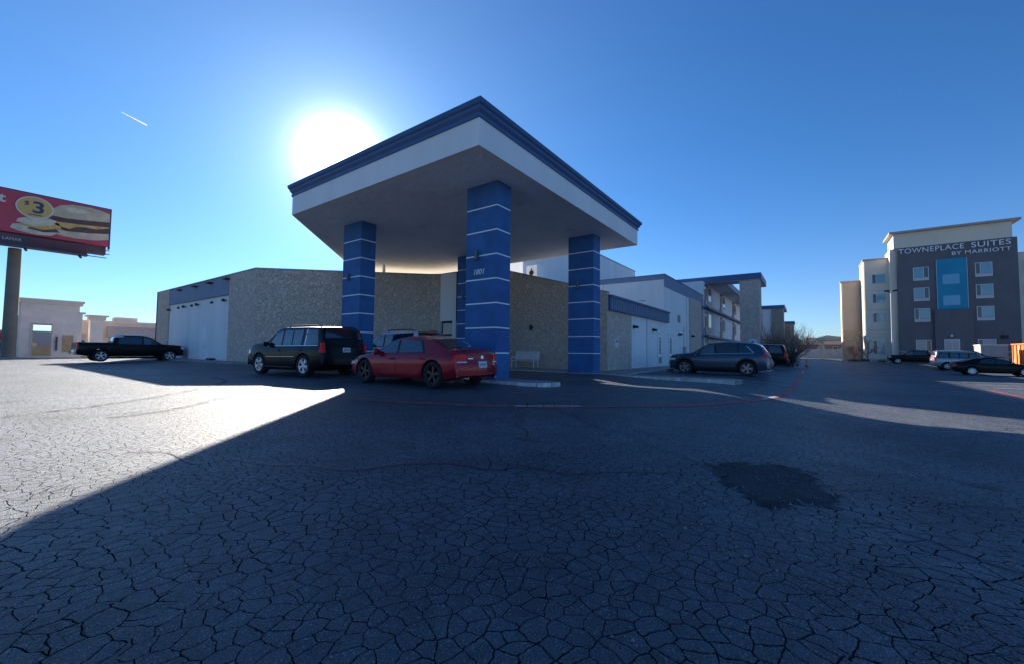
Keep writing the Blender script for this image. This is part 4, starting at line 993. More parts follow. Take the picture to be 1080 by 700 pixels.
r_t = t_.nodes.new('ShaderNodeMapRange'); t_.links.new(m_t.outputs[0], r_t.inputs[0]); r_t.inputs[1].default_value = .6; r_t.inputs[2].default_value = 1.25; r_t.inputs[3].default_value = .6; r_t.inputs[4].default_value = 0; t_.links.new(r_t.outputs[0], p_.inputs['Alpha'])
mb = MB(); rim = []
for (x, y, r_) in ((8.9,12.0,.7),(8.5,18.6,.7),(13.2,17.5,.6),(24.3,2.6,.9),(27.0,3.0,.8),(30,3.4,.8),(33,3.0,.8),(12.6,3.2,.5),(14.6,5.4,.45),(3.4,7.6,.35),(6.1,-1.4,.3)):
    vs = [(x, y, gz(x,y)+.009)]; rim.append(0.)
    for i in range(20):
        a = 2*PI*i/20; px_, py_ = x+r_*math.cos(a)*rt.uniform(.8,1.2), y+r_*math.sin(a)*rt.uniform(.8,1.2); vs.append((px_, py_, gz(px_,py_)+.009)); rim.append(1.)
    mb.add(vs, [(0,1+i,1+(i+1)%20) for i in range(20)])
oo = struct('oil_stains', mb, oil); at_ = oo.data.attributes.new('rim', 'FLOAT', 'POINT'); at_.data.foreach_set('value', rim)
mb = MB()
for i in range(900):
    if i < 500: x, y = rt.uniform(1.5,16), rt.uniform(-6,16)
    elif i < 750: x, y = rt.choice((rt.gauss(9.8,.3), rt.gauss(17.0,.25))), rt.uniform(3,17)
    else: x, y = rt.gauss(4.5,.7), rt.gauss(.3,.45)
    s_ = rt.uniform(.004,.013); z = gz(x,y)+.004; a = rt.uniform(0,6.3); c_, q_ = math.cos(a)*s_, math.sin(a)*s_
    mb.add([(x+c_,y+q_,z),(x-q_,y+c_,z),(x-c_,y-q_,z),(x+q_,y-c_,z),(x,y,z+s_*1.1)], [(0,1,4),(1,2,4),(2,3,4),(3,0,4)])
o = struct('loose_gravel', mb, M_['concrete'], 'stuff')
# ------------------------------------------------------------------ bench
bn = thing('bench', 'slatted metal bench against the raked flagstone wall between two blue columns', 'bench', (20.5,13.9,.12), 0)
def bpart(nm, mb, par=bn): return part(nm, mb, M_['bench'], par, 40, world=False)
for i in range(5): q = MB(); y0 = -.87; q.box(-.22+i*.095,-.15+i*.095,-.87,.87,.43,.45); bpart('seat_slat', q)
for i in range(5): q = MB(); q.box(.24+i*.025,.255+i*.025,-.87,.87,.52+i*.09,.58+i*.09); bpart('back_slat', q)
for s_ in (-.80,.80):
    for a, b in (((-.20,s_,.43),(-.24,s_,0)),((.22,s_,.43),(.28,s_,0))): q = MB(); q.cyl(a, b, .022, n=8); bpart('leg', q)
    q = MB(); q.cyl((-.22,s_,.42),(.24,s_,.42),.02,n=8); q.cyl((.22,s_,.42),(.37,s_,.98),.02,n=8); bpart('side_frame', q)
    q = MB(); q.cyl((-.22,s_,.42),(-.22,s_,.66),.018,n=8); q.cyl((-.24,s_,.66),(.28,s_,.66),.022,n=8); bpart('armrest', q)
q = MB(); q.cyl((.37,-.85,.99),(.37,.85,.99),.02,n=8); bpart('top_rail', q)

# ------------------------------------------------------------------ hotel across the lot
HC = dict(dark=mat('charcoal_stucco', (.15,.15,.16), .85, var=(.4,.12)), beige=mat('beige_stucco', (.80,.72,.59), .85, var=(.4,.08)), taupe=mat('taupe_stucco', (.44,.37,.32), .85, var=(.4,.08)),
          cream=mat('cream_stucco', (.78,.68,.53), .8, var=(.3,.05)), cyan=mat('cyan_panel', (.006,.29,.46), .6, var=(.5,.1)), hglass=mat('hotel_glass', (.16,.33,.40), .12, spec=.8, coat=.4), hdark=mat('hotel_dark_pane', (.05,.06,.07), .15, spec=.8),
          letters=mat('sign_letters_white', (.85,.87,.9), .4), ptac=mat('vent_grille', (.55,.57,.6), .5), curtain=mat('curtain', (.5,.5,.46), .9))
hb = thing('hotel', 'four-storey hotel with charcoal front, white lettering and tall cyan panel', 'building', (88,-16,0))
XF = 82.0
def hwin(x, y0, y1, z0, z1, par, dark_left=True, strip=True, curtain=False):
    """window in a wall that faces -X; y1<y0 (left to right in view)"""
    t = .07; ya, yb = max(y0,y1), min(y0,y1); zb = z0+(.42 if strip else 0)
    q = MB(); q.box(x-.06,x+.02,ya,ya-t,z0,z1); q.box(x-.06,x+.02,yb,yb+t,z0,z1); q.box(x-.06,x+.02,ya-t,yb+t,z1-t,z1); q.box(x-.06,x+.02,ya-t,yb+t,z0,z0+t)
    w = part('window', q, M_['white_metal'], par)
    if strip: q = MB(); q.box(x-.055,x+.0,ya-t,yb+t,z0+t,zb); part('vent_grille', q, HC['ptac'], w)
    ym = ya-(ya-yb)*(.30 if dark_left else .68)
    for (p0, p1, dk) in ((ya-t, ym+.03, dark_left), (ym-.03, yb+t, not dark_left)):
        q = MB(); q.box(x-.02,x+.0,p0,p1,zb+.04,z1-t); part('pane', q, HC['hdark'] if dk else (HC['curtain'] if curtain else HC['hglass']), w)
    q = MB(); q.box(x-.05,x+.0,ym-.03,ym+.03,zb,z1-t); part('mullion', q, M_['white_metal'], w)
def slab(nm, mt, x0, x1, y0, y1, z0, z1): q = MB(); q.box(x0,x1,y0,y1,z0,z1); return part(nm, q, HC[mt], hb)
slab('charcoal_wall','dark', XF, 100, -22.6, -10.95, -.3, 16.85)
slab('charcoal_pier','dark', XF-.35, XF, -18.35, -14.6, -.3, 7.5)
slab('cream_parapet','cream', XF+.02, 87.2, -22.2, -10.6, 16.852, 19.0)
slab('cream_return','cream', XF+.5, 86.9, -10.94, -10.2, -.3, 16.9)
q = MB(); q.box(XF-.5,87.6,-22.9,-10.1,19.0,19.28); part('cornice', q, HC['taupe'], hb)
q = MB(); q.box(XF-.12,XF-.002,-18.0,-14.95,7.55,14.65); cp = part('cyan_panel', q, HC['cyan'], hb)
for z in (8.1,11.1):
    q = MB(); q.box(XF-.14,XF-.122,-17.2,-15.55,z,z+1.35); part('window', q, mat('veiled_window', (.12,.42,.62), .25, coat=.3), cp)
for y0, y1 in ((-17.99,-17.93),(-15.02,-14.96)): q = MB(); q.box(XF-.16,XF-.12,y0,y1,7.55,14.65); part('panel_edge', q, HC['ptac'], cp)
for z1 in (13.77,10.8,7.8):
    hwin(XF, -12.6, -14.22, z1-1.92, z1, hb, z1 < 8, True); hwin(XF, -18.72, -20.31, z1-1.92, z1, hb, True, True)
hwin(XF,-12.66,-14.24,.9,3.4,hb,False,False,True); hwin(XF,-18.69,-20.37,.9,3.45,hb,True,False,True)
q = MB(); q.box(XF-.43,XF-.352,-16.95,-15.45,0,3.45); ed = part('entrance_door', q, M_['white_metal'], hb)
for y in (-16.85,-16.15): q = MB(); q.box(XF-.45,XF-.432,y,y+.62,.1,3.3); part('pane', q, HC['curtain'], ed)
q = MB(); q.box(XF-.3,XF,-21.4,-20.8,3.5,3.95); part('wall_sconce', q, M_['black'], hb)
q = MB(); q.cyl((XF-.45,-16.2,3.95),(XF-.35,-16.2,3.95),.15,n=10); part('wall_sconce', q, M_['white_metal'], hb)
MT = Matrix((Vector((0,-1,0)), Vector((0,0,1)), Vector((-1,0,0)))).transposed().to_4x4()
def hsign(txt, size, ya, yb, z, nm):
    me = text_mesh(txt, size, 0, spacing=1.08); w_ = max(v.co.x for v in me.vertices); bpy.data.meshes.remove(me)
    m_ = MT.copy(); m_.translation = Vector((XF-.14, ya, z)); return text(nm, txt, size, HC['letters'], m_, hb, ext=.03, sx=(ya-yb)/w_, spacing=1.08, bold=.004)
hsign('TOWNEPLACE', 1.02, -11.1, -17.75, 15.93, 'sign_lettering'); hsign('SUITES', 1.02, -18.4, -22.0, 15.93, 'sign_lettering'); hsign('BY MARRIOTT', .72, -16.5, -22.0, 15.10, 'sign_lettering')
# stepped wings to the left
slab('beige_wall','beige', 84, 88.5, -10.9, -7.38, -.3, 15.8)
slab('beige_sun_tinted_side','cream', 84.3, 90, -7.38, -7.30, -.3, 15.75)  # warm cream stands in for sunlight on this side of the beige wing
q = MB(); q.box(83.85,90,-10.85,-7.2,15.8,15.98); part('coping', q, HC['taupe'], hb)
for z in (12.05,9.0,6.05): hwin(84, -8.25, -9.85, z, z+1.5, hb, True, False)
hwin(84,-8.2,-9.72,1.3,3.4,hb,True,False)
for z in (4.9,8.0,11.0,): q = MB(); q.box(83.985,84,-10.85,-7.4,z,z+.05); part('control_joint', q, HC['taupe'], hb)
slab('taupe_wall','taupe', 88.7, 91.6, -7.35, -4.9, 5.2, 13.3); slab('taupe_sun_tinted_side','cream', 89, 91.6, -4.9, -4.78, -.3, 13.25)  # sun-facing side of the taupe wing painted cream, sunlight put into the colour
q = MB(); q.box(88.6,91.6,-7.35,-4.9,-.3,5.2); part('stone_base', q, M_['stone2'], hb)
q = MB(); q.box(88.5,91.8,-7.4,-4.65,13.3,13.45); part('coping', q, HC['taupe'], hb)
slab('beige_wall','beige', 83.5, 100, -40, -22.65, -.3, 15.0)
for z in (12.1,9.1,6.1):
    hwin(83.5,-23.4,-25.4,z,z+1.7,hb,True,False); hwin(83.5,-29,-31,z,z+1.7,hb,True,False)
hwin(83.5,-23.4,-25.4,1.2,3.4,hb,True,False)
# white railing in front
q = MB(); rl = thing('patio_railing', 'low white railing along the foot of the charcoal hotel front', 'railing', (80,-16,0))
for z in (1.05,1.7): q = MB(); q.box(79.95,80.0,-24,-9.5,z,z+.06); part('rail', q, M_['white_metal'], rl)
for i in range(8): q = MB(); q.box(79.94,80.02,-24+i*2.07,-23.92+i*2.07,0,1.76); part('post', q, M_['white_metal'], rl)

lp = thing('parking_lot_lamp', 'tall slim lamp pole in front of the hotel wings', 'lamp post', (79.5,-9.85,0))
q = MB(); q.cyl((0,0,.7),(0,0,10.2),.11,.07,n=10); part('pole', q, M_['white_metal'], lp, 40, world=False)
q = MB(); q.cyl((0,0,0),(0,0,.7),.28,n=14); part('base', q, M_['concrete'], lp, 40, world=False)
for s_ in (-1,1): q = MB(); q.cyl((0,0,10.0),(0,s_*.45,10.25),.04,n=8); q.box(-.2,.2,s_*.45-.3,s_*.45+.3,10.22,10.40); part('lamp_head', q, M_['dark_metal'], lp, world=False)

# ------------------------------------------------------------------ roll-off container, cabinet
PO = mat('orange_paint', (.90,.25,.03), .55, var=(1,.15)); PG = mat('grey_cabinet', (.33,.32,.32), .7, var=(1,.1))
ct = thing('dumpster', 'orange roll-off dumpster with painted diagonal shadows at the right edge', 'dumpster', (69.2,-20,0))
q = MB(); q.box(66.5,70.8,-21.2,-18.8,.1,2.45); part('container', q, PO, ct)
for x0 in (66.8,68.6): q = MB(); q.add([(x0,-18.79,2.4),(x0+.8,-18.79,2.4),(x0+2.0,-18.79,.5),(x0+1.2,-18.79,.5)], [(0,1,2,3)]); part('painted_shadow', q, HC['taupe'], ct)  # diagonal shadows on the orange side, painted as taupe bands
for i in range(5): q = MB(); q.box(66.52+i*1.0,66.64+i*1.0,-18.77,-18.70,.2,2.40); part('rib', q, PO, ct)
q = MB(); q.box(66.4,70.9,-21.3,-18.68,2.45,2.57); part('top_rail', q, PO, ct)
gc = thing('utility_enclosure', 'grey utility enclosure left of the orange dumpster', 'enclosure', (68.5,-16.7,0))
q = MB(); q.box(67.5,69.8,-17.6,-15.6,0,2.35); part('cabinet', q, PG, gc)
q = MB(); q.box(67.45,69.85,-17.65,-15.55,2.35,2.45); part('lid', q, M_['white_metal'], gc)
q = MB(); q.box(67.46,67.5,-16.55,-15.8,.2,2.2); part('door', q, PG, gc)

# ------------------------------------------------------------------ billboard
BB = dict(red=mat('poster_red', (.45,.06,.10), .6, var=(.6,.1)), yellow=mat('poster_yellow', (.55,.38,.13), .6), ring=mat('poster_ring', (.62,.58,.52), .6), navy=mat('poster_ink', (.04,.05,.12), .6),
          bun=mat('poster_bun', (.50,.42,.30), .6, var=(1.2,.25)), patty=mat('poster_patty', (.10,.05,.05), .6, var=(2.5,.4)), egg=mat('poster_cheese', (.58,.38,.12), .6, var=(1.5,.3)), biscuit=mat('poster_biscuit', (.55,.50,.40), .6, var=(2,.25)),
          pole=mat('billboard_pole_paint', (.20,.17,.14), .8, var=(.8,.2), bump=(20,.3)), apron=mat('billboard_apron', (.09,.07,.09), .7, var=(1,.2)), apron2=mat('billboard_apron_red', (.22,.06,.07), .7))
bb = thing('billboard', 'tall billboard with red burger poster and yellow price circle on a thick brown pole', 'billboard', (2.95,56.9,0))
YB = 55.9
# panel slightly smaller to the right as the poster is seen: build in plane y=YB
def bbp(nm, pts, mt, d, par): 
    q = MB(); q.poly([(x, YB-d, z) for x, z in pts]); q.poly([(x, YB-d+.02, z) for x, z in pts][::-1]); return part(nm, q, BB[mt], par)
q = MB(); q.box(-6.0,8.9,YB,YB+.5,10.95,14.62); po = part('poster_panel', q, BB['red'], bb)
q = MB(); q.box(-6.05,8.98,YB-.03,YB+.52,14.62,14.72); q.box(8.9,8.98,YB-.03,YB+.52,10.7,14.62); part('panel_frame', q, BB['apron'], bb)
def ell(cx, cz, rx, rz, n=28, a0=0, a1=2*PI, wob=0, seed=1, rot=0):
    r_ = random.Random(seed); P = []
    for i in range(n):
        a = a0+(a1-a0)*i/(n if a1-a0 > 6.2 else n-1); k = 1+r_.uniform(-wob,wob); u, v = rx*k*math.cos(a), rz*k*math.sin(a)
        P.append((cx+u*math.cos(rot)-v*math.sin(rot), cz+u*math.sin(rot)+v*math.cos(rot)))
    return P
# right hand sandwich
bbp('bottom_bun', [(5.2,11.75),(5.5,11.35),(6.5,11.25),(7.9,11.35),(8.86,11.60),(8.86,12.45),(7.5,12.2),(6.0,12.0)], 'bun', .02, po)
bbp('lower_patty', [(5.0,12.0),(6.0,11.80),(7.5,11.95),(8.86,12.2),(8.86,12.75),(7.5,12.55),(5.8,12.35),(5.0,12.3)], 'patty', .03, po)
bbp('cheese', [(4.9,12.35),(5.6,12.15),(6.2,12.05),(6.6,12.35),(7.2,12.45),(8.0,12.45),(8.86,12.75),(8.86,12.95),(7.0,12.8),(5.4,12.65)], 'egg', .04, po)
bbp('upper_patty', [(4.7,12.75),(5.5,12.55),(7.0,12.65),(8.86,12.85),(8.86,13.42),(7.0,13.15),(5.2,13.05)], 'patty', .05, po)
bbp('top_bun', [(4.95,13.05),(5.0,13.6),(5.5,14.1),(6.3,14.38),(7.4,14.45),(8.3,14.35),(8.86,14.15),(8.86,13.35),(7.4,13.15),(6.0,13.0)], 'bun', .06, po)
bbp('bun_sheen', ell(6.6,13.9,.9,.22,18,wob=.08,seed=9), 'biscuit', .065, po)
# left hand biscuit
bbp('biscuit_base', [(2.7,11.35),(3.2,11.15),(4.2,11.05),(5.1,11.15),(5.5,11.5),(4.8,11.75),(3.4,11.85),(2.8,11.7)], 'biscuit', .03, po)
bbp('meat_layer', [(3.6,11.5),(4.6,11.35),(5.6,11.55),(5.3,11.9),(4.2,11.95)], 'patty', .035, po)
bbp('egg_layer', [(3.3,11.7),(4.6,11.55),(5.7,11.95),(5.5,12.4),(4.2,12.3),(3.5,12.1)], 'egg', .04, po)
bbp('biscuit_top', [(3.0,11.95),(4.0,11.75),(5.2,12.15),(5.4,12.7),(4.6,12.75),(3.6,12.5),(3.1,12.25)], 'biscuit', .05, po)
bbp('price_ring', ell(4.03,13.43,1.13,.98,36), 'ring', .07, po); bbp('price_circle', ell(4.03,13.43,1.02,.88,36), 'yellow', .09, po)
MB4 = Matrix((Vector((1,0,0)), Vector((0,0,1)), Vector((0,-1,0)))).transposed().to_4x4()
def btext(txt, size, x, z, mt, d=.11, **k):
    m_ = MB4.copy(); m_.translation = Vector((x, YB-d, z)); return text('poster_lettering', txt, size, mt, m_, po, ext=.004, **k)
btext('3', 1.45, 3.82, 12.98, BB['navy'], bold=.03, sx=1.15); btext('$', .62, 3.38, 13.48, BB['navy'], bold=.01)
q = MB(); q.box(3.65,4.5,YB-.12,YB-.10,12.74,12.81); part('small_print', q, BB['navy'], po)
btext('t', 1.1, 1.98, 13.45, BB['ring'], bold=.03)
q = MB(); q.box(-6.0,7.45,YB-.12,YB+.4,9.75,10.74); ap = part('apron', q, BB['apron'], bb)
for i in range(22): q = MB(); q.box(3.9+i*.165,3.98+i*.165,YB-.16,YB-.12,10.0,10.6); part('apron_slat', q, BB['apron2'], ap)
m_ = MB4.copy(); m_.translation = Vector((2.30, YB-.13, 10.22)); text('apron_lettering', 'LAMAR', .34, BB['ring'], m_, ap, ext=.01, sx=1.0)
for z in (10.35,10.0,9.62): q = MB(); q.box(7.4,8.85-.2*(z<10),YB-.9,YB-.82,z,z+.07); part('catwalk_rail', q, BB['apron'], bb)
q = MB(); q.box(-6,7.4,YB-1.0,YB-.1,9.62,9.72); part('catwalk', q, BB['apron'], bb)
for x in (-3,0,3.6,6.9): q = MB(); q.cyl((x,YB-.3,9.6),(x,YB-1.1,9.35),.10,n=8); part('lamp_arm', q, BB['apron'], bb)
q = MB(); q.cyl((3.12,56.9,-.1),(3.12,56.9,9.7),.45,.41,n=28); part('pole', q, BB['pole'], bb, 40)
q = MB(); q.box(-6,8.8,56.45,57.4,10.2,11.0); part('cross_beam', q, BB['apron'], bb)
q = MB(); q.cyl((3.12,56.9,-.05),(3.12,56.9,.12),.8,n=24); part('footing', q, M_['concrete'], bb, 40)

# ------------------------------------------------------------------ unfinished shop at left
SH = dict(wall=mat('raw_shop_wall', (.74,.65,.60), .9, var=(.9,.14)), ply=mat('plywood', (.48,.32,.18), .85, var=(2,.15)), cap=mat('shop_cornice', (.68,.60,.54), .85), awn=mat('grey_awning', (.40,.36,.35), .8), tan=mat('tan_wall', (.60,.51,.44), .9, var=(1,.1)), redb=mat('red_sign_band', (.42,.05,.05), .7))
sh = thing('vacant_shop', 'vacant pale shop with open see-through window, boarded panels and stepped cornice beside the billboard pole', 'building', (6,62,0))
def swall(nm, cells, y, t, mt='wall'):
    q = MB()
    for x0,x1,z0,z1 in cells: q.box(x0,x1,y,y+t,z0,z1)
    return part(nm, q, SH[mt], sh)
swall('front_wall', [(3.95,4.75,-.1,5.2),(6.0,7.85,-.1,5.2),(4.75,6.0,3.25,5.2),(4.75,6.0,-.1,.2)], 61, .3)
swall('rear_wall', [(3.95,4.85,-.1,5.2),(6.45,7.85,-.1,5.2),(4.85,5.15,3.3,5.2),(5.15,6.45,3.3,5.2),(5.15,6.45,-.1,1.0),(4.85,5.15,-.1,3.3)], 65.7, .3)
q = MB(); q.box(3.95,4.2,61.3,65.7,-.1,5.2); q.box(7.6,7.85,61.3,65.7,-.1,5.2); part('side_wall', q, SH['wall'], sh)
q = MB(); q.box(3.75,8.05,60.8,66.2,5.2,5.45); q.box(3.65,8.15,60.65,66.3,5.45,5.68); part('cornice', q, SH['cap'], sh)
q = MB(); q.box(7.85,8.3,60.9,64,4.45,4.6); part('cornice_step', q, SH['cap'], sh)
q = MB(); q.box(7.85,8.1,61.1,64,-.1,4.45); part('side_pier', q, SH['wall'], sh)
q = MB(); q.box(4.78,5.97,60.94,60.99,.2,1.1); part('plywood_board', q, SH['ply'], sh)
q = MB(); q.box(6.75,7.5,60.94,60.998,.55,2.25); part('plywood_board', q, SH['ply'], sh)
for x0,x1,z0,z1 in ((4.65,4.75,.1,3.35),(6.0,6.1,.1,3.35),(4.75,6.0,3.25,3.35)): q = MB(); q.box(x0,x1,60.93,60.997,z0,z1); part('window_frame', q, SH['cap'], sh)
q = MB(); q.box(6.3,6.42,60.85,60.998,.7,2.1); part('downpipe', q, BB['apron'], sh)
sp2 = thing('shop_pillar', 'square pale pillar with flared cap in front of the low tan shops', 'pillar', (9.2,62,0))
q = MB(); q.box(8.75,9.75,61.5,62.5,-.1,3.9); part('shaft', q, SH['wall'], sp2)
q = MB(); q.box(8.6,9.9,61.3,62.7,3.9,4.25); q.box(8.4,10.1,61.1,62.9,4.25,4.40); part('cap', q, SH['cap'], sp2)
s2 = thing('low_shops', 'low tan shop row with grey awning behind the black pickup', 'building', (14,70,0))
q = MB(); q.box(8.6,26,67,80,-.1,3.9); part('wall', q, SH['tan'], s2)
q = MB(); q.box(8.5,26.1,66.9,80.1,3.9,4.1); part('coping', q, SH['cap'], s2)
q = MB(); q.add([(10.9,66.98,3.5),(16,66.98,3.5),(16.6,66,2.3),(10.9,66,2.3),(10.9,66.98,2.3),(16.6,66.98,2.3)], [(0,3,2,1),(0,4,3),(1,2,5),(3,4,5,2)]); part('awning', q, SH['awn'], s2)
q = MB(); q.box(8.7,9.9,66.93,66.98,1.0,2.6); w_ = part('shop_window', q, M_['glass'], s2)
q = MB(); q.box(12,14,69,71,4.1,4.7); part('rooftop_unit', q, SH['cap'], s2)
s3 = thing('distant_shop', 'distant grey shop with red sign band seen past the billboard pole', 'building', (3,110,0))
q = MB(); q.box(-12,16,108,122,-.1,3.7); part('wall', q, SH['awn'], s3)
q = MB(); q.box(-12,6.5,107.9,107.98,1.9,3.3); part('sign_band', q, SH['redb'], s3)
for i in range(7): q = MB(); q.box(-11+i*3,-9+i*3,107.92,107.97,.2,1.7); part('shop_window', q, M_['glass'], s3)
# a wheel-and-frame bike-like sliver at the very edge is a parked car's bumper
ek = MB(); ek.box(-6,10,54.5,54.65,-.2,.14); o = struct('kerb', ek, M_['concrete'])

# ------------------------------------------------------------------ trees and shrub
BARK = mat('bare_bark', (.095,.07,.052), .95, var=(6,.3)); TWIG = mat('twig_bark', (.26,.19,.14), .95); BARKF = mat('far_bark', (.36,.26,.20), .95)
LEAF = mat('dark_evergreen_leaves', (.030,.040,.022), .8, var=(3,.4))
def branchy(mb, tw, p, d, L, r, lev, rg, spread=.55, kids=3, taper=.62):
    n = 3; a = p; pts = [a]
    for i in range(n):
        d = (d+Vector((rg.gauss(0,.10), rg.gauss(0,.10), rg.gauss(.03,.06)))).normalized(); b = a+d*L/n
        (mb if lev > 1 else tw).cyl(a, b, r*(1-.25*i/n), r*(1-.25*(i+1)/n), n=6 if lev > 2 else (4 if lev > 1 else 3), caps=False); a = b; pts.append(b)
    if lev <= 0: return
    for k in range(kids+rg.choice((0,1))):
        ax = Vector((rg.gauss(0,1), rg.gauss(0,1), rg.gauss(0,.6))).normalized()
        nd = (d+ax*spread*rg.uniform(.7,1.3)).normalized(); st = rg.choice(pts[1:]) if k else pts[-1]
        branchy(mb, tw, st, nd, L*rg.uniform(.6,.82), r*taper, lev-1, rg, spread, kids, taper)
def bare_tree(name, label, loc, H, seed, lev=4, kids=3, mats=(BARK, TWIG), group=None, trunk=.28, spread=.55):
    rg = random.Random(seed); root = thing(name, label, 'tree', loc, rg.uniform(0,6), group); mb, tw = MB(), MB()
    branchy(mb, tw, Vector((0,0,-.1)), Vector((0,0,1)), H*trunk, H*.028, lev, rg, spread, kids)
    part('trunk', mb, mats[0], root, None, world=False); part('twigs', tw, mats[1], root, None, world=False, kind='stuff'); return root
# multi-stem shrub
rg = random.Random(11); root = thing('bare_shrub', 'big leafless multi-stemmed shrub spreading beyond the blue crossover', 'shrub', (50.5,2.1,gz(50.5,2.1))); mb, tw = MB(), MB()
for i in range(60):
    a = rg.uniform(0,2*PI); t = rg.uniform(.25,1.35); d = Vector((math.cos(a)*t, math.sin(a)*t, 1.0)).normalized()
    branchy(mb, tw, Vector((rg.gauss(0,.35), rg.gauss(0,.35), -.1)), d, rg.uniform(1.3,1.95), .034, 3, rg, .46, 3, .6)
part('stems', mb, BARK, root, world=False); part('twigs', tw, TWIG, root, world=False, kind='stuff')
q = MB()
for i in range(900):
    a = rg.uniform(0,2*PI); rr_ = 1.5*math.sqrt(rg.random()); z = rg.uniform(0,1.7)*(1-.3*(rr_/1.5)**2); c_ = Vector((math.cos(a)*rr_, math.sin(a)*rr_, z)); u = Vector((rg.gauss(0,1),rg.gauss(0,1),rg.gauss(0,1))).normalized(); v = u.orthogonal().normalized(); s_ = .07
    q.add([c_-u*s_, c_+v*s_*.6, c_+u*s_, c_-v*s_*.6], [(0,1,2,3)])
part('undergrowth', q, LEAF, root, world=False, kind='stuff')
labs = ['leafless tree, leftmost in the pale tree line at the end of the lane', 'rounded leafless tree just right of the bare shrub', 'wide leafless tree behind the white wall at the lane end', 'leafless tree directly above the white pergola', 'leafless tree partly hidden by the taupe hotel wing', 'tall thin leafless tree at the far left end of the tree line']
for i, (x, y, H) in enumerate(((196,6.5,11),(186,.8,11.5),(205,-3.0,13),(190,-7.0,11.5),(178,-10.5,10.5),(215,2.5,12.5))):
    bare_tree('bare_tree', labs[i], (x,y,0), H, 30+i, 4, 4, (BARKF, BARKF), 'leafless trees beyond the end of the lane', spread=.7)
bare_tree('ornamental_tree', 'small leafless ornamental tree at the foot of the beige hotel wing', (82.2,-7.4,0), 4.4, 61, 4, 3, (TWIG, TWIG), spread=.6)
bare_tree('ornamental_tree', 'leafless sapling by the stone base of the taupe hotel wing', (86.5,-6.2,0), 4.0, 62, 4, 3, (TWIG, TWIG), spread=.6)
# low shrubs and rocks along the hotel bed
for i, (x, y, s_) in enumerate(((80,-5.5,.5),(80.5,-6.9,.65),(79.5,-8.6,.45))):
    q = MB(); rg2 = random.Random(70+i)
    for k in range(350):
        c_ = Vector((rg2.gauss(0,.5), rg2.gauss(0,.5), abs(rg2.gauss(.2,.25))))*s_*1.4; u = Vector((rg2.gauss(0,1),rg2.gauss(0,1),rg2.gauss(0,1))).normalized(); v = u.orthogonal().normalized()
        q.add([c_-u*.07, c_+v*.05, c_+u*.07, c_-v*.05], [(0,1,2,3)])
    q.v = [(p[0]+x, p[1]+y, p[2]) for p in q.v]
    solo('low_shrub', q, LEAF, ['small dark shrub nearest the lane in the hotel bed','dark clump in front of the beige hotel wing','dark clump beside the lamp pole foot'][i], 'shrub', (x,y,0))
bed = MB(); bed.prism([(78.6,-4.0),(112,-3.6),(112,-7.3),(84,-7.35),(81.9,-10.9),(81.9,-24),(78.6,-24)], -.1, .15); struct('planting_bed', bed, mat('gravel_bed', (.42,.38,.32), .95, var=(3,.3)))

# ------------------------------------------------------------------ end of the lane: white wall, pergola, houses
WW = mat('boundary_wall_white', (.50,.49,.48), .9, var=(.6,.15)); BR = mat('house_brick', (.28,.17,.125), .9, var=(.6,.25)); RF = mat('shingle_roof', (.17,.145,.13), .9, var=(2,.2))
q = MB(); q.box(148,148.3,-12,16,-.1,2.75); bw = solo('boundary_wall', q, WW, 'long pale wall closing off the end of the lane', 'wall', (148,2,0))
for i in range(8): q = MB(); q.box(147.9,148.4,-12+i*4,-11.5+i*4,-.1,2.95); part('pillar', q, WW, bw)
pg = thing('pergola', 'cream pergola with square posts at the lane end beside the taupe hotel wing', 'pergola', (124,-5,0))
for (x, y) in ((122,-2.9),(122,-7.4),(127,-2.9),(127,-7.4)): q = MB(); q.box(x-.3,x+.3,y-.3,y+.3,-.1,4.5); part('post', q, HC['cream'], pg)
q = MB(); q.box(121.3,127.7,-8.3,-2.0,4.5,5.0); part('top_beam', q, HC['cream'], pg)
q = MB(); q.add([(121,-1.4,4.9),(128,-1.4,4.9),(128,-3.6,5.7),(121,-3.6,5.7),(121,-8.6,5.0),(128,-8.6,5.0)], [(0,1,2,3),(3,2,5,4),(0,3,4),(1,5,2)]); part('roof', q, HC['cream'], pg)
def house(x, y, wd, dp, hh, lab, mt, seed):
    r = thing('house', lab, 'house', (x,y,0), 0, 'houses behind the boundary wall')
    q = MB(); q.box(-dp/2,dp/2,-wd/2,wd/2,-.1,hh); part('wall', q, mt, r, world=False)
    q = MB(); e = .5; q.add([(-dp/2-e,-wd/2-e,hh),(dp/2+e,-wd/2-e,hh),(dp/2+e,wd/2+e,hh),(-dp/2-e,wd/2+e,hh),(0,-wd/2+1.5,hh+2.3),(0,wd/2-1.5,hh+2.3)], [(0,3,5,4),(1,4,5,2),(0,4,1),(3,2,5),(0,1,2,3)]); part('roof', q, RF, r, world=False, fix=True)
    for k in range(3):
        yy = -wd/2+wd*(k+.5)/3; q = MB(); q.box(-dp/2-.06,-dp/2+.01,yy-.6,yy+.6,hh-1.9,hh-.6); w = part('window', q, M_['white_metal'], r, world=False)
        q = MB(); q.box(-dp/2-.08,-dp/2-.061,yy-.5,yy+.5,hh-1.8,hh-.7); part('pane', q, M_['glass'], w, world=False)
house(168,8,13,9,4.4,'brick house at the left end of the row behind the pale wall',BR,1); house(166,-3.2,11,9,4.3,'brick house behind the pale wall nearest the pergola',BR,2); house(176,-15,14,9,4.6,'brick house mostly hidden behind the taupe hotel wing',BR,3)
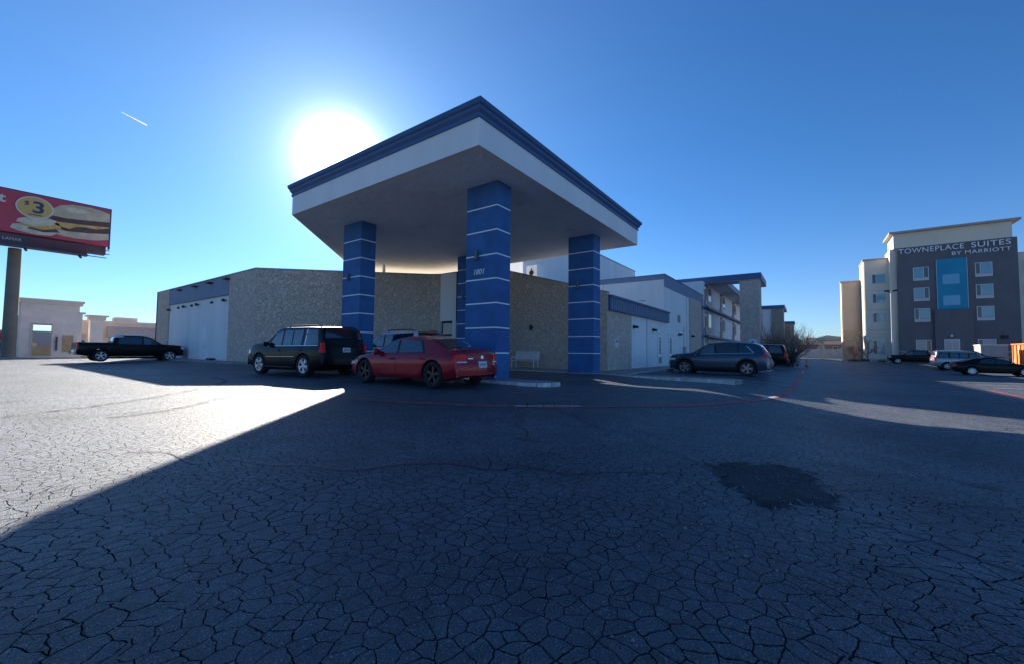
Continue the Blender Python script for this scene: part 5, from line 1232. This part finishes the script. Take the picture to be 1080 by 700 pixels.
# distant rooflines on the left horizon
for i, (x, y, w2, h2, lb) in enumerate(((-40,150,40,4,'long low warehouse far behind the billboard'),(30,190,60,4,'pale far-off warehouse glimpsed behind the vacant shop'))):
    r = thing('warehouse', lb, 'building', (x,y,0)); q = MB(); q.box(x-w2/2,x+w2/2,y,y+20,-.1,h2); part('wall', q, SH['awn'], r)
    q = MB(); q.box(x-w2/2-.3,x+w2/2+.3,y-.3,y+20.3,h2,h2+.4); part('roof', q, SH['cap'], r)

# contrail high in the sky
ctm = bpy.data.materials.new('contrail_ice'); ctm.use_nodes = True; tl_ = ctm.node_tree.nodes.new('ShaderNodeBsdfTranslucent'); tl_.inputs[0].default_value = (.85,.85,.86,1); ctm.node_tree.links.new(tl_.outputs[0], ctm.node_tree.nodes['Material Output'].inputs[0])
def skyp(px, py, dist):
    a, b = px-540, py-350; a2 = a*math.cos(ROLL)+b*math.sin(ROLL); b2 = -a*math.sin(ROLL)+b*math.cos(ROLL)
    return Vector((0,0,CAM_Z))+(fw*FPX+Rv*a2-up*b2).normalized()*dist
a_, b_ = Vector((-64.6,3357,2135)), Vector((190,3357,2064))
q = MB(); A, B = skyp(128,118.5,4000), skyp(155,132.5,4000); q.cyl(A, B, 1.2, 4.5, n=8); o = struct('contrail', q, ctm, 'stuff')

# ------------------------------------------------------------------ parked vehicles
K1 = paint('black_car_paint', (.005,.006,.008), 0, .3); KR = paint('dark_red_paint', (.33,.008,.022), .25, .22); KB = paint('blue_grey_paint', (.045,.09,.135), .4, .22); KS = paint('silver_paint', (.40,.41,.43), .6, .3); KW = paint('white_car_paint', (.62,.63,.65), .1, .3); KG = paint('dark_grey_paint', (.03,.03,.035), .4)
H90 = PI/2
S = spec_suv(K1, rim='twin', rw=.42, plate=(-.02,1.02), platepanel=(.42,.90,1.20,'chrome'), rails=(-.2,-2.2,'trim'),
    chrome_strips=[], wiper=None, sideglass='glass')
S['chrome_strips'] = [([(-2.32,1.165),(.92,1.145)],[(-2.32,1.185),(.92,1.165)]), ([(-1.53,1.18),(-1.49,1.18)],[(-1.53,1.77),(-1.49,1.77)]), ([(-.95,.74),(.95,.72)],[(-.95,.765),(.95,.745)])]
S['platepanel'] = (.44,.93,1.10,'trim')
build_car('parked_suv', 'large black SUV with split-spoke silver wheels parked under the left canopy column', (8.66,16.9), R(96), S, cat='SUV')
S = spec_sedan(KR, rim='five', rimcol='blackrim', rw=.37, plate=(-.02,.66), tail=(.60,.86,.74,.93), taillamp=(.58,.86,.71,.745), lip=(1.03,.02), emblem=(-.02,.86),
    rubs=[([(-1.0,.60),(.95,.58)],[(-1.0,.635),(.95,.615)])])
build_car('parked_sedan', 'dark red sedan with black wheels nearest the camera, rear towards the big blue column', (8.75,9.95), R(91), S)
S = spec_suv(KW, L=5.0, W=1.98, H=1.90, wb=2.9, rails=(-.1,-2.0,'trim'), rim='five')
build_car('parked_suv', 'white SUV inside the canopy lane behind the red sedan', (13.0,16.3), H90, S, cat='SUV')
S = spec_cross(KB, rimcol='midrim')
build_car('parked_crossover', 'blue grey crossover with black wheel arches facing the white wall', (24.38,3.95), H90, S, cat='crossover')
S = spec_pickup(K1)
pk = build_car('parked_pickup', 'black pickup truck parked nose-in at the white panelled bay on the left', (7.9,39.6), 0, S, cat='pickup')
q = MB(); q.box(-1.16,-.72,-.82,.82,1.18,1.78); part('toolbox', q, M_['white_metal'], pk, world=False)
build_car('parked_sedan', 'grey sedan with red tail lens beside the blue grey crossover', (28.6,4.2), H90, spec_sedan(KG, L=4.8, wb=2.8))
build_car('parked_suv', 'dark SUV behind the shadowed shrub in the motel row', (38.6,3.9), H90, spec_suv(K1), cat='SUV')
build_car('parked_sedan', 'white hatchback parked beyond the bare shrub', (62,3.0), H90, spec_cross(KW, L=4.5, wb=2.7, W=1.85, cladding=False))
build_car('parked_sedan', 'black sedan with silver wheels in the right row, nearest of the three', (49.4,-12.1), -H90, spec_sedan(K1, L=4.9, wb=2.8, rim='cap', taillamp=(.6,.85,.72,.76), W=1.84))
build_car('parked_suv', 'silver SUV behind the black sedan in the right row', (58.3,-12.5), -H90, spec_suv(KS, L=5.0, H=1.95, rim='old', rails=(-.2,-2.1,'chrome')), cat='SUV')
build_car('parked_pickup', 'black pickup truck facing left in front of the hotel', (75.9,-11.6), H90, spec_pickup(K1, rim='five'), cat='pickup')
build_car('parked_suv', 'black SUV parked just past the silver SUV', (62.8,-13.6), -H90, spec_suv(K1), cat='SUV')

# cone at the lane edge
cn = thing('traffic_cone', 'orange traffic cone beside the red lane line', 'traffic cone', (54.5,.1,gz(54.5,.1)))
q = MB(); q.lathe([(.001,.72),(.04,.72),(.17,.05),(.17,.04)], 'z', 16); part('cone', q, CM['orange'], cn, 40, world=False)
q = MB(); q.box(-.22,.22,-.22,.22,0,.04); part('base', q, M_['black'], cn, world=False)
q = MB(); q.lathe([(.075,.50),(.115,.34),(.118,.34),(.08,.50)], 'z', 16); part('reflective_band', q, M_['white_metal'], cn, 40, world=False)
